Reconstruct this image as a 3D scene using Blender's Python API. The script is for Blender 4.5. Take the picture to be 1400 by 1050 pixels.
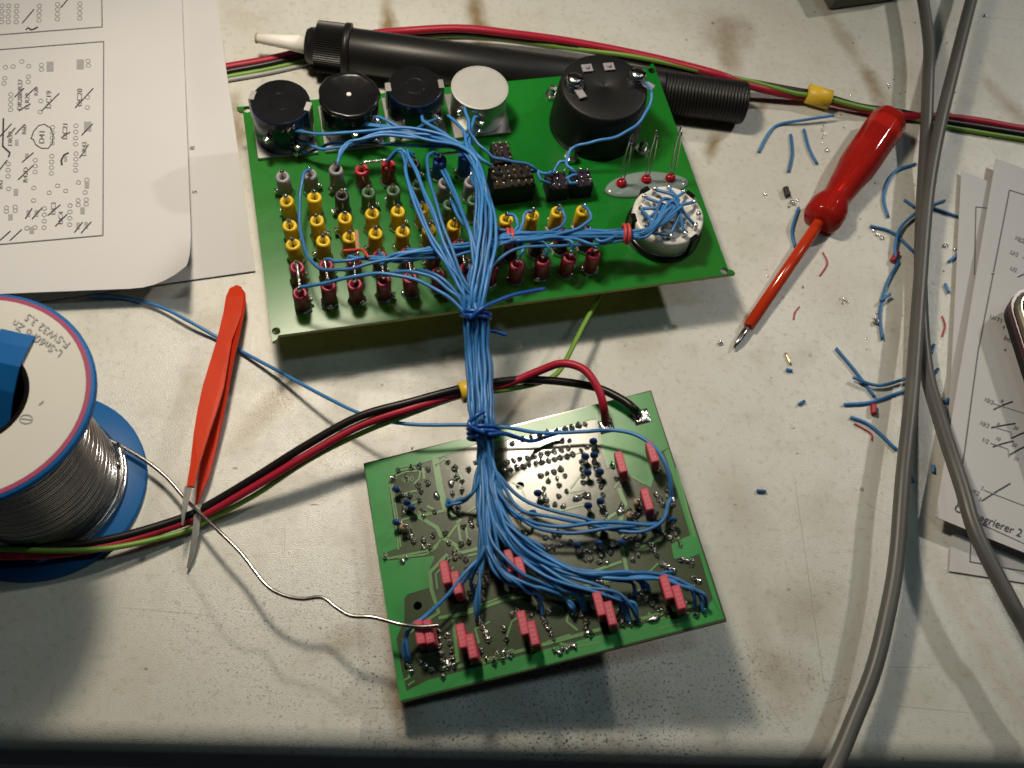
import bpy, bmesh, math, random
from mathutils import Vector, Matrix
random.seed(7)
for o in list(bpy.data.objects):
    bpy.data.objects.remove(o)
scene = bpy.context.scene
V = Vector
mm = 0.001

# ------------------------------------------------------------------ camera
CAM_H = 0.3075
FPX = 1400.0
nrm = V((0.095, -0.456, -0.884)).normalized()          # table normal seen in the camera frame
ex = (V((1, 0, 0)) - nrm * nrm.x).normalized()
ey = nrm.cross(ex)
ROT = Matrix((ex, ey, nrm))
CAM = V((0, 0, CAM_H))
cd = bpy.data.cameras.new('camera')
cam = bpy.data.objects.new('camera', cd)
scene.collection.objects.link(cam)
cd.sensor_width = 36.0
cd.lens = 36.0 * FPX / 1400.0
cd.clip_start = 0.01
cd.clip_end = 20.0
rx, ry, rz = ROT @ V((1, 0, 0)), ROT @ V((0, -1, 0)), ROT @ V((0, 0, -1))
cam.matrix_world = Matrix(((rx.x, ry.x, rz.x, CAM.x), (rx.y, ry.y, rz.y, CAM.y), (rx.z, ry.z, rz.z, CAM.z), (0, 0, 0, 1)))
cd.dof.use_dof = True
cd.dof.focus_distance = 0.345
cd.dof.aperture_fstop = 26.0
scene.camera = cam

# ------------------------------------------------------------------ light
world = bpy.data.worlds.new('World')
scene.world = world
world.use_nodes = True
world.node_tree.nodes['Background'].inputs[0].default_value = (0.75, 0.85, 1.0, 1)
world.node_tree.nodes['Background'].inputs[1].default_value = 0.014

def lamp(name, loc, target, power, col, shape, sx, sy=None):
    ld = bpy.data.lights.new(name, 'AREA')
    ld.energy = power
    ld.color = col
    ld.shape = shape
    ld.size = sx
    if sy:
        ld.size_y = sy
    lo = bpy.data.objects.new(name, ld)
    scene.collection.objects.link(lo)
    lo.location = loc
    lo.rotation_euler = (V(target) - V(loc)).to_track_quat('-Z', 'Y').to_euler()
    return lo

bulb = bpy.data.lights.new('desk_lamp', 'SPOT')
bulb.spot_size = math.radians(112)
bulb.spot_blend = 0.75
bulb.energy = 4.2
bulb.color = (1.0, 0.87, 0.70)
bulb.shadow_soft_size = 0.020
bulb_o = bpy.data.objects.new('desk_lamp', bulb)
scene.collection.objects.link(bulb_o)
bulb_o.location = (-0.065, 0.288, 0.292)
bulb_o.rotation_euler = (V((-0.02, 0.15, 0.0)) - V((-0.065, 0.288, 0.292))).to_track_quat('-Z', 'Y').to_euler()
lamp('lamp_reflector', (-0.065, 0.288, 0.300), (-0.03, 0.17, 0.0), 0.46, (1.0, 0.87, 0.68), 'DISK', 0.085)
lamp('bench_lamp', (0.73, 0.65, 0.69), (0.06, 0.15, 0.0), 4.6, (1.0, 0.93, 0.84), 'DISK', 0.05)
lamp('ceiling_tube', (0.80, 0.22, 1.6), (0.05, 0.15, 0.0), 1.7, (0.72, 0.98, 1.0), 'RECTANGLE', 0.12, 0.2)
lamp('ceiling_tube', (0.14, 0.14, 1.6), (0.05, 0.15, 0.0), 1.5, (0.72, 0.98, 1.0), 'RECTANGLE', 0.12, 0.2)

scene.view_settings.view_transform = 'Standard'
scene.view_settings.look = 'None'
scene.view_settings.exposure = -0.55
scene.view_settings.gamma = 1.0
scene.render.engine = 'CYCLES'
scene.cycles.filter_width = 1.6
scene.cycles.caustics_refractive = False
scene.cycles.caustics_reflective = False

# ------------------------------------------------------------------ geometry helpers
def ray(px, py):
    return ROT @ V(((px - 700) / FPX, (py - 525) / FPX, 1.0))

def at(px, py, z=0.0):
    """point of the bench at height z (metres) that the photograph shows at px, py"""
    d = ray(px, py)
    return CAM + d * ((z - CAM_H) / d.z)

def atz(px, py, zmm):
    return at(px, py, zmm * mm)

def on_plane(px, py, p0, n):
    d = ray(px, py)
    return CAM + d * (n.dot(p0 - CAM) / n.dot(d))

WL = {}

class MB:
    def __init__(self):
        self.v = []
        self.f = []
        self.smooth = []
    def add(self, vs, fs, smooth=False):
        k = len(self.v)
        self.v += [V(p) for p in vs]
        for f in fs:
            self.f.append(tuple(i + k for i in f))
            self.smooth.append(smooth)
    def box(self, c, ax, ay, az, hx, hy, hz, bev=0.0):
        c = V(c)
        if bev <= 0:
            pts = [c + ax * sx * hx + ay * sy * hy + az * sz * hz for sz in (-1, 1) for sy in (-1, 1) for sx in (-1, 1)]
            self.add(pts, [(0, 2, 3, 1), (4, 5, 7, 6), (0, 1, 5, 4), (2, 6, 7, 3), (0, 4, 6, 2), (1, 3, 7, 5)])
        else:
            pts = []
            for (k, e) in ((-hz, bev), (-hz + bev, 0), (hz - bev, 0), (hz, bev)):
                x, y = hx - e, hy - e
                b = bev
                for (sx, sy) in ((x, -y + b), (x, y - b), (x - b, y), (-x + b, y), (-x, y - b), (-x, -y + b), (-x + b, -y), (x - b, -y)):
                    pts.append(c + ax * sx + ay * sy + az * k)
            fs = [tuple(range(7, -1, -1)), tuple(range(24, 32))]
            for r in range(3):
                for i in range(8):
                    j = (i + 1) % 8
                    fs.append((r * 8 + i, r * 8 + j, r * 8 + 8 + j, r * 8 + 8 + i))
            self.add(pts, fs)
    def lathe(self, o, axis, prof, n=24, smooth=True, ref=None, wob=None, cap=True):
        """prof: list of (radius, height along axis)"""
        o = V(o)
        axis = V(axis).normalized()
        a = V(ref) if ref else (V((1, 0, 0)) if abs(axis.x) < .8 else V((0, 1, 0)))
        a = (a - axis * a.dot(axis)).normalized()
        b = axis.cross(a)
        pts = []
        for (r, h) in prof:
            for i in range(n):
                t = 2 * math.pi * i / n
                q = wob(t, h) if wob else 1.0
                pts.append(o + axis * h + (a * math.cos(t) + b * math.sin(t)) * r * q)
        fs = []
        for k in range(len(prof) - 1):
            for i in range(n):
                j = (i + 1) % n
                fs.append((k * n + i, k * n + j, k * n + n + j, k * n + n + i))
        if cap and prof[0][0] > 1e-7:
            fs.append(tuple(range(n - 1, -1, -1)))
        if cap and prof[-1][0] > 1e-7:
            m = (len(prof) - 1) * n
            fs.append(tuple(range(m, m + n)))
        self.add(pts, fs, smooth)
    def tube(self, pts, r, n=8, caps=True):
        pts = [V(p) for p in pts]
        rr = r if isinstance(r, (list, tuple)) else [r] * len(pts)
        t0 = (pts[1] - pts[0]).normalized()
        up = V((0, 0, 1)) if abs(t0.z) < .9 else V((1, 0, 0))
        a = (up - t0 * up.dot(t0)).normalized()
        vs = []
        for i, p in enumerate(pts):
            t = (pts[min(i + 1, len(pts) - 1)] - pts[max(i - 1, 0)]).normalized()
            a = (a - t * a.dot(t)).normalized()
            b = t.cross(a)
            for k in range(n):
                w = 2 * math.pi * k / n
                vs.append(p + (a * math.cos(w) + b * math.sin(w)) * rr[i])
        fs = []
        for i in range(len(pts) - 1):
            for k in range(n):
                j = (k + 1) % n
                fs.append((i * n + k, i * n + j, i * n + n + j, i * n + n + k))
        if caps:
            fs.append(tuple(range(n - 1, -1, -1)))
            m = (len(pts) - 1) * n
            fs.append(tuple(range(m, m + n)))
        self.add(vs, fs, True)
    def prism(self, poly, n, h0, h1):
        """poly: points on a plane (counter clockwise seen from n)"""
        k = len(poly)
        vs = [V(p) + n * h0 for p in poly] + [V(p) + n * h1 for p in poly]
        fs = [tuple(range(k - 1, -1, -1)), tuple(range(k, 2 * k))]
        for i in range(k):
            j = (i + 1) % k
            fs.append((i, j, k + j, k + i))
        self.add(vs, fs)
    def ribbon(self, pts, w, n, h=0.00012):
        """flat strip w wide lying on a surface whose normal is n"""
        pts = [V(p) for p in pts]
        vs = []
        for i, p in enumerate(pts):
            t = (pts[min(i + 1, len(pts) - 1)] - pts[max(i - 1, 0)]).normalized()
            s = n.cross(t).normalized()
            ww = w[i] if isinstance(w, (list, tuple)) else w
            vs += [p + s * ww / 2, p - s * ww / 2, p + s * ww / 2 + n * h, p - s * ww / 2 + n * h]
        fs = []
        for i in range(len(pts) - 1):
            q = i * 4
            fs += [(q + 2, q + 3, q + 7, q + 6), (q, q + 2, q + 6, q + 4), (q + 1, q + 5, q + 7, q + 3), (q, q + 4, q + 5, q + 1)]
        fs += [(0, 1, 3, 2)]
        q = (len(pts) - 1) * 4
        fs += [(q, q + 2, q + 3, q + 1)]
        self.add(vs, fs)
    def mesh(self, name, origin, mat):
        me = bpy.data.meshes.new(name)
        me.from_pydata([p - origin for p in self.v], [], self.f)
        me.polygons.foreach_set('use_smooth', self.smooth)
        me.update()
        if mat:
            me.materials.append(mat)
        return me
    def build(self, name, mat, parent=None, origin=None):
        if origin is None:
            if parent is not None:
                origin = WL[parent.name]
            else:
                origin = V((sum(p.x for p in self.v) / len(self.v), sum(p.y for p in self.v) / len(self.v), min(p.z for p in self.v)))
        return put(name, self.mesh(name, origin, mat), origin, parent)

def put(name, me, loc, parent=None, rot=None):
    o = bpy.data.objects.new(name, me)
    scene.collection.objects.link(o)
    loc = V(loc)
    if parent is not None:
        o.parent = parent
        o.location = loc - WL[parent.name]
    else:
        o.location = loc
    if rot is not None:
        o.rotation_mode = 'QUATERNION'
        o.rotation_quaternion = rot
    WL[o.name] = loc.copy()
    return o

def tag(o, label, cat, group=None, kind=None):
    if label:
        o['label'] = label
    if cat:
        o['category'] = cat
    if group:
        o['group'] = group
    if kind:
        o['kind'] = kind
    return o

def thing(name, loc, label, cat, group=None):
    return tag(put(name, None, loc), label, cat, group)

def spline(pts, sub=7):
    pts = [V(p) for p in pts]
    if len(pts) == 2:
        return [pts[0].lerp(pts[1], i / sub) for i in range(sub + 1)]
    out = []
    ext = [pts[0] * 2 - pts[1]] + pts + [pts[-1] * 2 - pts[-2]]
    for i in range(1, len(ext) - 2):
        p0, p1, p2, p3 = ext[i - 1:i + 3]
        for k in range(sub):
            t = k / sub
            out.append(0.5 * ((2 * p1) + (p2 - p0) * t + (2 * p0 - 5 * p1 + 4 * p2 - p3) * t * t + (3 * p1 - p0 - 3 * p2 + p3) * t ** 3))
    out.append(pts[-1])
    return out

X, Y, Z = V((1, 0, 0)), V((0, 1, 0)), V((0, 0, 1))

# ------------------------------------------------------------------ materials
def mat(name, col, rough=0.5, metal=0.0, var=0.12, scale=120.0, bump=0.0, bscale=800.0, coat=0.0, trans=0.0, ior=1.45, rvar=0.0, rand=0.0, spec=0.5, sss=0.0):
    m = bpy.data.materials.new(name)
    m.use_nodes = True
    nt = m.node_tree
    b = nt.nodes['Principled BSDF']
    b.inputs['Roughness'].default_value = rough
    b.inputs['Metallic'].default_value = metal
    b.inputs['IOR'].default_value = ior
    b.inputs['Specular IOR Level'].default_value = spec
    b.inputs['Coat Weight'].default_value = coat
    b.inputs['Coat Roughness'].default_value = 0.08
    b.inputs['Transmission Weight'].default_value = trans
    tc = nt.nodes.new('ShaderNodeTexCoord')
    nz = nt.nodes.new('ShaderNodeTexNoise')
    nz.inputs['Scale'].default_value = scale
    nz.inputs['Detail'].default_value = 5.0
    nt.links.new(tc.outputs['Object'], nz.inputs['Vector'])
    mx = nt.nodes.new('ShaderNodeMix')
    mx.data_type = 'RGBA'
    lo = tuple(c * (1 - var) for c in col)
    hi = tuple(min(1, c * (1 + var)) for c in col)
    mx.inputs['A'].default_value = (*lo, 1)
    mx.inputs['B'].default_value = (*hi, 1)
    nt.links.new(nz.outputs['Fac'], mx.inputs['Factor'])
    out = mx.outputs['Result']
    if rand:
        oi = nt.nodes.new('ShaderNodeObjectInfo')
        hs = nt.nodes.new('ShaderNodeHueSaturation')
        mr = nt.nodes.new('ShaderNodeMapRange')
        mr.inputs['To Min'].default_value = 1 - rand
        mr.inputs['To Max'].default_value = 1 + rand
        nt.links.new(oi.outputs['Random'], mr.inputs['Value'])
        nt.links.new(mr.outputs['Result'], hs.inputs['Value'])
        nt.links.new(out, hs.inputs['Color'])
        out = hs.outputs['Color']
    nt.links.new(out, b.inputs['Base Color'])
    if rvar:
        mr = nt.nodes.new('ShaderNodeMapRange')
        mr.inputs['To Min'].default_value = max(0.02, rough - rvar)
        mr.inputs['To Max'].default_value = rough + rvar
        nt.links.new(nz.outputs['Fac'], mr.inputs['Value'])
        nt.links.new(mr.outputs['Result'], b.inputs['Roughness'])
    if bump:
        n2 = nt.nodes.new('ShaderNodeTexNoise')
        n2.inputs['Scale'].default_value = bscale
        n2.inputs['Detail'].default_value = 3.0
        nt.links.new(tc.outputs['Object'], n2.inputs['Vector'])
        bp = nt.nodes.new('ShaderNodeBump')
        bp.inputs['Strength'].default_value = bump
        bp.inputs['Distance'].default_value = 0.0004
        nt.links.new(n2.outputs['Fac'], bp.inputs['Height'])
        nt.links.new(bp.outputs['Normal'], b.inputs['Normal'])
    return m

M = {}
M['paper'] = mat('paper', (0.52, 0.515, 0.52), 0.8, var=0.05, scale=30, bump=0.05, bscale=900)
M['print'] = mat('print_grey', (0.15, 0.15, 0.16), 0.8, var=0.2)
M['printl'] = mat('print_light', (0.29, 0.29, 0.30), 0.8, var=0.2)
M['ink'] = mat('pen_ink', (0.035, 0.035, 0.045), 0.6, var=0.3)
M['panel'] = mat('panel_green', (0.005, 0.150, 0.016), 0.27, var=0.25, scale=25, bump=0.02, bscale=150, rvar=0.10)
M['fr4'] = mat('board_edge', (0.30, 0.30, 0.10), 0.6, var=0.2)
M['body'] = mat('board_substrate', (0.042, 0.062, 0.030), 0.25, var=0.25, scale=60, bump=0.06, bscale=250, rvar=0.06, coat=0.5)
def see_through(m, col, fac):
    nt = m.node_tree
    out = nt.nodes['Material Output']
    tr = nt.nodes.new('ShaderNodeBsdfTranslucent')
    tr.inputs['Color'].default_value = (*col, 1)
    mx = nt.nodes.new('ShaderNodeMixShader')
    mx.inputs['Fac'].default_value = fac
    nt.links.new(nt.nodes['Principled BSDF'].outputs[0], mx.inputs[1])
    nt.links.new(tr.outputs[0], mx.inputs[2])
    nt.links.new(mx.outputs[0], out.inputs['Surface'])
see_through(M['panel'], (0.60, 0.80, 0.16), 0.14)
M['under'] = mat('panel_underside', (0.30, 0.32, 0.06), 0.5, var=0.15)
see_through(M['under'], (0.85, 0.80, 0.25), 0.7)
M['pour'] = mat('board_copper_green', (0.022, 0.215, 0.045), 0.30, var=0.2, scale=40, bump=0.04, bscale=250, rvar=0.06)
M['trace'] = mat('board_trace_green', (0.095, 0.24, 0.075), 0.30, var=0.2, scale=90)
M['tin'] = mat('solder', (0.72, 0.70, 0.67), 0.24, 1.0, var=0.25, scale=700, bump=0.45, bscale=1100)
M['steel'] = mat('steel', (0.60, 0.60, 0.58), 0.22, 1.0, var=0.15, scale=300)
M['brass'] = mat('gold_pin', (0.72, 0.58, 0.34), 0.28, 1.0, var=0.2)
M['blue'] = mat('blue_wire', (0.032, 0.150, 0.37), 0.40, var=0.22, scale=160, rand=0.28)
M['bluetie'] = mat('blue_tie', (0.006, 0.060, 0.27), 0.3, var=0.15)
M['black'] = mat('black_plastic', (0.007, 0.007, 0.008), 0.22, var=0.3, rvar=0.05, spec=0.35)
M['blackm'] = mat('black_matt', (0.006, 0.006, 0.0065), 0.5, var=0.3, bump=0.06, bscale=900, spec=0.3)
M['bluecan'] = mat('dark_blue_can', (0.010, 0.016, 0.045), 0.22, var=0.3, rvar=0.06)
M['blackpin'] = mat('dark_header', (0.005, 0.004, 0.006), 0.5, var=0.3, bump=0.1, bscale=900, spec=0.25)
M['purple'] = mat('purple_header', (0.013, 0.008, 0.020), 0.5, var=0.4, bump=0.2, bscale=900, spec=0.25)
M['white'] = mat('white_plastic', (0.62, 0.61, 0.57), 0.35, var=0.08)
M['potwhite'] = mat('aluminium_cap', (0.36, 0.36, 0.34), 0.5, 0.1, var=0.12, scale=200)
M['alu'] = mat('aluminium', (0.45, 0.45, 0.43), 0.38, 0.85, var=0.15, scale=200)
M['s_yellow'] = mat('sleeve_yellow', (0.62, 0.42, 0.015), 0.38, var=0.12, rand=0.10)
M['s_red'] = mat('sleeve_red', (0.38, 0.020, 0.035), 0.38, var=0.12, rand=0.12)
M['s_dred'] = mat('sleeve_dark_red', (0.24, 0.016, 0.036), 0.38, var=0.15, rand=0.15)
M['s_grey'] = mat('sleeve_grey', (0.24, 0.23, 0.25), 0.4, var=0.12, rand=0.1)
M['s_green'] = mat('sleeve_green', (0.060, 0.135, 0.070), 0.4, var=0.12, rand=0.1)
M['s_black'] = mat('sleeve_black', (0.025, 0.024, 0.026), 0.4, var=0.2)
M['s_blue'] = mat('sleeve_blue', (0.020, 0.075, 0.36), 0.38, var=0.12, rand=0.1)
M['hole'] = mat('hole_shade', (0.006, 0.005, 0.005), 0.9, spec=0.05)  # near-black colour standing in for the shade inside holes and slots
M['pink'] = mat('capacitor_pink', (0.44, 0.050, 0.085), 0.48, var=0.1, scale=200, rand=0.1)
M['pinkp'] = mat('capacitor_print', (0.58, 0.17, 0.19), 0.6)
M['bluecap'] = mat('small_blue_part', (0.012, 0.048, 0.17), 0.3, var=0.2, rand=0.3)
M['beige'] = mat('resistor_body', (0.36, 0.27, 0.17), 0.5, var=0.2)
M['led'] = mat('red_led', (0.62, 0.015, 0.03), 0.12, trans=0.45, var=0.05)
M['glue'] = mat('clear_glue', (0.62, 0.78, 0.74), 0.12, trans=0.72, var=0.05, ior=1.3)
M['cred'] = mat('red_cable', (0.33, 0.012, 0.032), 0.42, var=0.14, spec=0.3)
M['cblack'] = mat('black_cable', (0.010, 0.008, 0.008), 0.36, var=0.2, spec=0.3)
M['cgreen'] = mat('green_cable', (0.13, 0.26, 0.030), 0.42, var=0.12)
M['cgrey'] = mat('pale_cable', (0.30, 0.31, 0.30), 0.45, var=0.12)
M['yellow'] = mat('yellow_tape', (0.66, 0.44, 0.03), 0.42, var=0.12)
M['mains'] = mat('grey_mains_cable', (0.088, 0.086, 0.080), 0.42, var=0.28, scale=45, rvar=0.08)
M['spool'] = mat('spool_blue', (0.005, 0.088, 0.27), 0.45, var=0.12, scale=90, spec=0.22)
M['label'] = mat('spool_label', (0.46, 0.45, 0.41), 0.62, var=0.05, scale=60)
M['magenta'] = mat('label_ring', (0.25, 0.030, 0.085), 0.5)
M['winding'] = mat('solder_on_spool', (0.46, 0.45, 0.44), 0.20, 1.0, var=0.3, scale=200)
M['solderw'] = mat('solder_wire', (0.46, 0.44, 0.42), 0.27, 1.0, var=0.25, scale=300)
M['tipsteel'] = mat('tip_steel', (0.46, 0.46, 0.44), 0.32, 0.55, var=0.15, scale=200)
M['orange'] = mat('tweezer_orange', (0.50, 0.030, 0.003), 0.46, var=0.10, scale=100, spec=0.22)
M['orange_shaded'] = mat('tweezer_orange_shaded', (0.46, 0.024, 0.006), 0.46, var=0.10, scale=100, spec=0.22)  # deeper copy of the tweezer orange, lower arm's shade put into the colour
M['redclear'] = mat('red_clear_handle', (1.0, 0.040, 0.030), 0.05, trans=0.72, ior=1.24, var=0.05)
M['redcore'] = mat('handle_core', (0.45, 0.30, 0.25), 0.3, 0.8, var=0.1)
M['sleeve'] = mat('blade_sleeve', (0.46, 0.035, 0.010), 0.12, var=0.1, coat=0.5)
M['pump'] = mat('pump_black', (0.009, 0.009, 0.009), 0.40, var=0.25, scale=90, bump=0.05, bscale=900, spec=0.35)
M['nozzle'] = mat('nozzle_white', (0.72, 0.70, 0.65), 0.5, var=0.06)
M['nozzle_end'] = mat('nozzle_scorched', (0.36, 0.28, 0.16), 0.6, var=0.3)
M['block'] = mat('grey_block', (0.085, 0.090, 0.062), 0.6, var=0.35, scale=300, bump=0.8, bscale=350)
M['phone'] = mat('phone_black', (0.008, 0.008, 0.009), 0.12, var=0.2)
M['bezel'] = mat('phone_bezel', (0.34, 0.32, 0.24), 0.3, 0.7, var=0.2)
M['phonered'] = mat('phone_side', (0.055, 0.010, 0.016), 0.3, var=0.3)
M['redstrand'] = mat('red_strand', (0.42, 0.035, 0.05), 0.5)
M['brown'] = mat('brown_tie', (0.30, 0.115, 0.05), 0.6)
M['orangetie'] = mat('orange_tie', (0.48, 0.05, 0.045), 0.5)

def table_material():
    m = bpy.data.materials.new('bench_laminate')
    m.use_nodes = True
    nt = m.node_tree
    b = nt.nodes['Principled BSDF']
    N = nt.nodes.new
    L = nt.links.new
    geo = N('ShaderNodeNewGeometry')
    pos = geo.outputs['Position']
    def noise(scale, detail=4.0, rough=0.55):
        n = N('ShaderNodeTexNoise')
        n.inputs['Scale'].default_value = scale
        n.inputs['Detail'].default_value = detail
        n.inputs['Roughness'].default_value = rough
        L(pos, n.inputs['Vector'])
        return n.outputs['Fac']
    def rng(sock, a, c, lo=0.0, hi=1.0):
        r = N('ShaderNodeMapRange')
        r.inputs['From Min'].default_value = a
        r.inputs['From Max'].default_value = c
        r.inputs['To Min'].default_value = lo
        r.inputs['To Max'].default_value = hi
        L(sock, r.inputs['Value'])
        return r.outputs['Result']
    def mul(a, c, op='MULTIPLY'):
        q = N('ShaderNodeMath')
        q.operation = op
        for i, s in enumerate((a, c)):
            if isinstance(s, float):
                q.inputs[i].default_value = s
            else:
                L(s, q.inputs[i])
        return q.outputs[0]
    def mix(fac, a, c):
        q = N('ShaderNodeMix')
        q.data_type = 'RGBA'
        L(fac, q.inputs['Factor'])
        for s, k in ((a, 'A'), (c, 'B')):
            if isinstance(s, tuple):
                q.inputs[k].default_value = (*s, 1)
            else:
                L(s, q.inputs[k])
        return q.outputs['Result']
    big = noise(9.0, 3)
    mid = noise(55.0, 6, 0.62)
    fine = noise(420.0, 4, 0.6)
    speck = noise(1100.0, 3, 0.6)
    col = mix(rng(big, 0.35, 0.68), (0.565, 0.565, 0.525), (0.475, 0.468, 0.415))
    col = mix(rng(mid, 0.50, 0.74, 0.0, 0.38), col, (0.33, 0.30, 0.215))
    col = mix(rng(fine, 0.54, 0.74, 0.0, 0.42), col, (0.25, 0.22, 0.16))
    # worn front area with dark grains
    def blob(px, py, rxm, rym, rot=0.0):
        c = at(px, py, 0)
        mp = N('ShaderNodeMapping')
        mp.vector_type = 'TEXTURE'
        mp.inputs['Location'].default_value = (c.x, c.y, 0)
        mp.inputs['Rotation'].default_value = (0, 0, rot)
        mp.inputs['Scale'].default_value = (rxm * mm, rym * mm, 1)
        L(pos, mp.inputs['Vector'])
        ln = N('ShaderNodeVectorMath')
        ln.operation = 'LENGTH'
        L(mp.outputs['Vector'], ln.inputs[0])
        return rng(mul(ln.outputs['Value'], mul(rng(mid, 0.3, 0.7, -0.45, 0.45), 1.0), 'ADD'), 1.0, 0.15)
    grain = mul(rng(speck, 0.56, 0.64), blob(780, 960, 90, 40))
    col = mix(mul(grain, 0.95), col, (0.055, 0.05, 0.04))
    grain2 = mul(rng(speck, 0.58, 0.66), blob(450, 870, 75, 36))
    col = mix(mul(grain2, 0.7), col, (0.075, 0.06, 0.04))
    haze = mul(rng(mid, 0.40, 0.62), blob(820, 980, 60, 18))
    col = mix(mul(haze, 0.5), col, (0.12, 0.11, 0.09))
    stains = [(530, 25, 3.5, 22, 0.1, .6), (652, 25, 5, 18, 0.15, .55), (990, 45, 12, 14, 0.3, .38), (1000, 80, 5, 12, 0.1, .25),
              (1200, 125, 5.5, 14, 0.3, .55), (1155, 55, 4, 22, 0.35, .25), (1385, 150, 5, 14, 0.5, .45), (975, 200, 3.5, 8, -0.4, .55), (1042, 145, 2.5, 6, -0.5, .4),
              (375, 548, 3.5, 18, -0.7, .42), (345, 590, 3, 12, -0.8, .3), (290, 440, 10, 5, 0.3, .22), (470, 880, 9, 5, 0.3, .4), (1100, 830, 12, 9, 0.3, .30),
              (1075, 930, 9, 10, 0.1, .30), (1010, 690, 9, 16, 0.2, .22), (325, 175, 4, 16, 0.2, .45), (560, 960, 6, 10, 0.4, .5), (538, 900, 3, 26, 0.15, .45), (505, 760, 2.5, 26, 0.2, .25),
              (700, 545, 16, 5, 0.1, .25), (880, 470, 10, 6, 0.3, .2), (1140, 400, 14, 20, 0.2, .12), (1250, 560, 4, 40, 0.0, .25), (1040, 880, 5, 26, 0.1, .18)]
    for (px, py, a, c, rt, s) in stains:
        col = mix(mul(blob(px, py, a * 1.25, c * 1.25, rt), float(min(.9, s * (1.7 if py < 300 else 1.25)))), col, (0.20, 0.135, 0.060))
    for (px, py, a, c) in [(560, 400, 1.6, 1.2), (870, 680, .9, .9), (430, 690, 2.2, .5), (620, 340, .8, .5), (1005, 690, 1.2, .6), (322, 640, 1.3, .8), (365, 645, .9, .7), (660, 560, .8, 1.8), (1090, 620, .7, .6), (1078, 806, .9, .7)]:
        col = mix(mul(blob(px, py, a, c), 0.75), col, (0.07, 0.05, 0.03))
    # long knife scratches
    for (pa, pb) in [((1084, 640), (1130, 960)), ((1125, 962), (1160, 952)), ((1215, 912), (1275, 913)), ((1220, 965), (1330, 975)), ((1050, 962), (1085, 1010)), ((160, 830), (290, 842)), ((1330, 22), (1400, 28))]:
        a, c = at(*pa), at(*pb)
        d = c - a
        mp = N('ShaderNodeMapping')
        mp.vector_type = 'TEXTURE'
        mp.inputs['Location'].default_value = ((a.x + c.x) / 2, (a.y + c.y) / 2, 0)
        mp.inputs['Rotation'].default_value = (0, 0, math.atan2(d.y, d.x))
        mp.inputs['Scale'].default_value = (d.length / 2, 0.00022, 1)
        L(pos, mp.inputs['Vector'])
        sp = N('ShaderNodeSeparateXYZ')
        L(mp.outputs['Vector'], sp.inputs[0])
        ax_ = mul(rng(mul(sp.outputs[0], 1.0, 'ABSOLUTE'), 1.0, 0.85), rng(mul(sp.outputs[1], 1.0, 'ABSOLUTE'), 1.0, 0.3))
        col = mix(mul(ax_, 0.35), col, (0.13, 0.10, 0.07))
    vo = N('ShaderNodeTexVoronoi')
    vo.inputs['Scale'].default_value = 95.0
    L(pos, vo.inputs['Vector'])
    sx = N('ShaderNodeSeparateColor')
    L(vo.outputs['Color'], sx.inputs[0])
    dots = mul(mul(vo.outputs['Distance'], mul(sx.outputs[0], 0.085), 'LESS_THAN'), rng(sx.outputs[1], 0.45, 0.9))
    col = mix(mul(dots, 0.55), col, (0.085, 0.065, 0.045))
    rs = random.Random(3)
    for _ in range(16):
        a = at(rs.uniform(80, 1380), rs.uniform(430, 1000))
        an = rs.choice((0.2, 1.4, 2.4)) + rs.uniform(-.3, .3)
        mp = N('ShaderNodeMapping')
        mp.vector_type = 'TEXTURE'
        mp.inputs['Location'].default_value = (a.x, a.y, 0)
        mp.inputs['Rotation'].default_value = (0, 0, an)
        mp.inputs['Scale'].default_value = (rs.uniform(.003, .012), rs.uniform(.00010, .00018), 1)
        L(pos, mp.inputs['Vector'])
        sp = N('ShaderNodeSeparateXYZ')
        L(mp.outputs['Vector'], sp.inputs[0])
        ax_ = mul(rng(mul(sp.outputs[0], 1.0, 'ABSOLUTE'), 1.0, 0.5), rng(mul(sp.outputs[1], 1.0, 'ABSOLUTE'), 1.0, 0.3))
        col = mix(mul(ax_, rs.uniform(.25, .6)), col, (0.16, 0.13, 0.10))
    L(col, b.inputs['Base Color'])
    L(rng(mid, 0.3, 0.7, 0.24, 0.42), b.inputs['Roughness'])
    bp = N('ShaderNodeBump')
    bp.inputs['Strength'].default_value = 0.30
    bp.inputs['Distance'].default_value = 0.0004
    L(mul(noise(2700.0, 2, 0.5), mul(fine, 0.15), 'ADD'), bp.inputs['Height'])
    L(bp.outputs['Normal'], b.inputs['Normal'])
    return m

# ------------------------------------------------------------------ bench top with its rounded front edge
bm = MB()
xs = [-0.9 + 0.05 * i for i in range(41)]
R_EDGE = 0.0078
def edge_y(x):
    return 0.0482 - 0.009 * (x + 0.11)
rows = [(1.2, 0.0), (0.7, 0.0), (0.4, 0.0), (0.2, 0.0), (0.1, 0.0)]
nr = len(rows) + 13 + 1
verts = []
for x in xs:
    for (y, z) in rows:
        verts.append((x, y, z))
    e = edge_y(x)
    for k in range(13):
        t = math.pi / 2 * k / 12
        verts.append((x, e - R_EDGE * math.sin(t), -R_EDGE * (1 - math.cos(t))))
    verts.append((x, e - R_EDGE, -0.04))
fs = []
for i in range(len(xs) - 1):
    for k in range(nr - 1):
        fs.append((i * nr + k, i * nr + k + 1, i * nr + nr + k + 1, i * nr + nr + k))
bm.add(verts, fs, True)
table = bm.build('bench_top', table_material(), origin=V((0, 0, 0)))
table['kind'] = 'structure'

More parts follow.
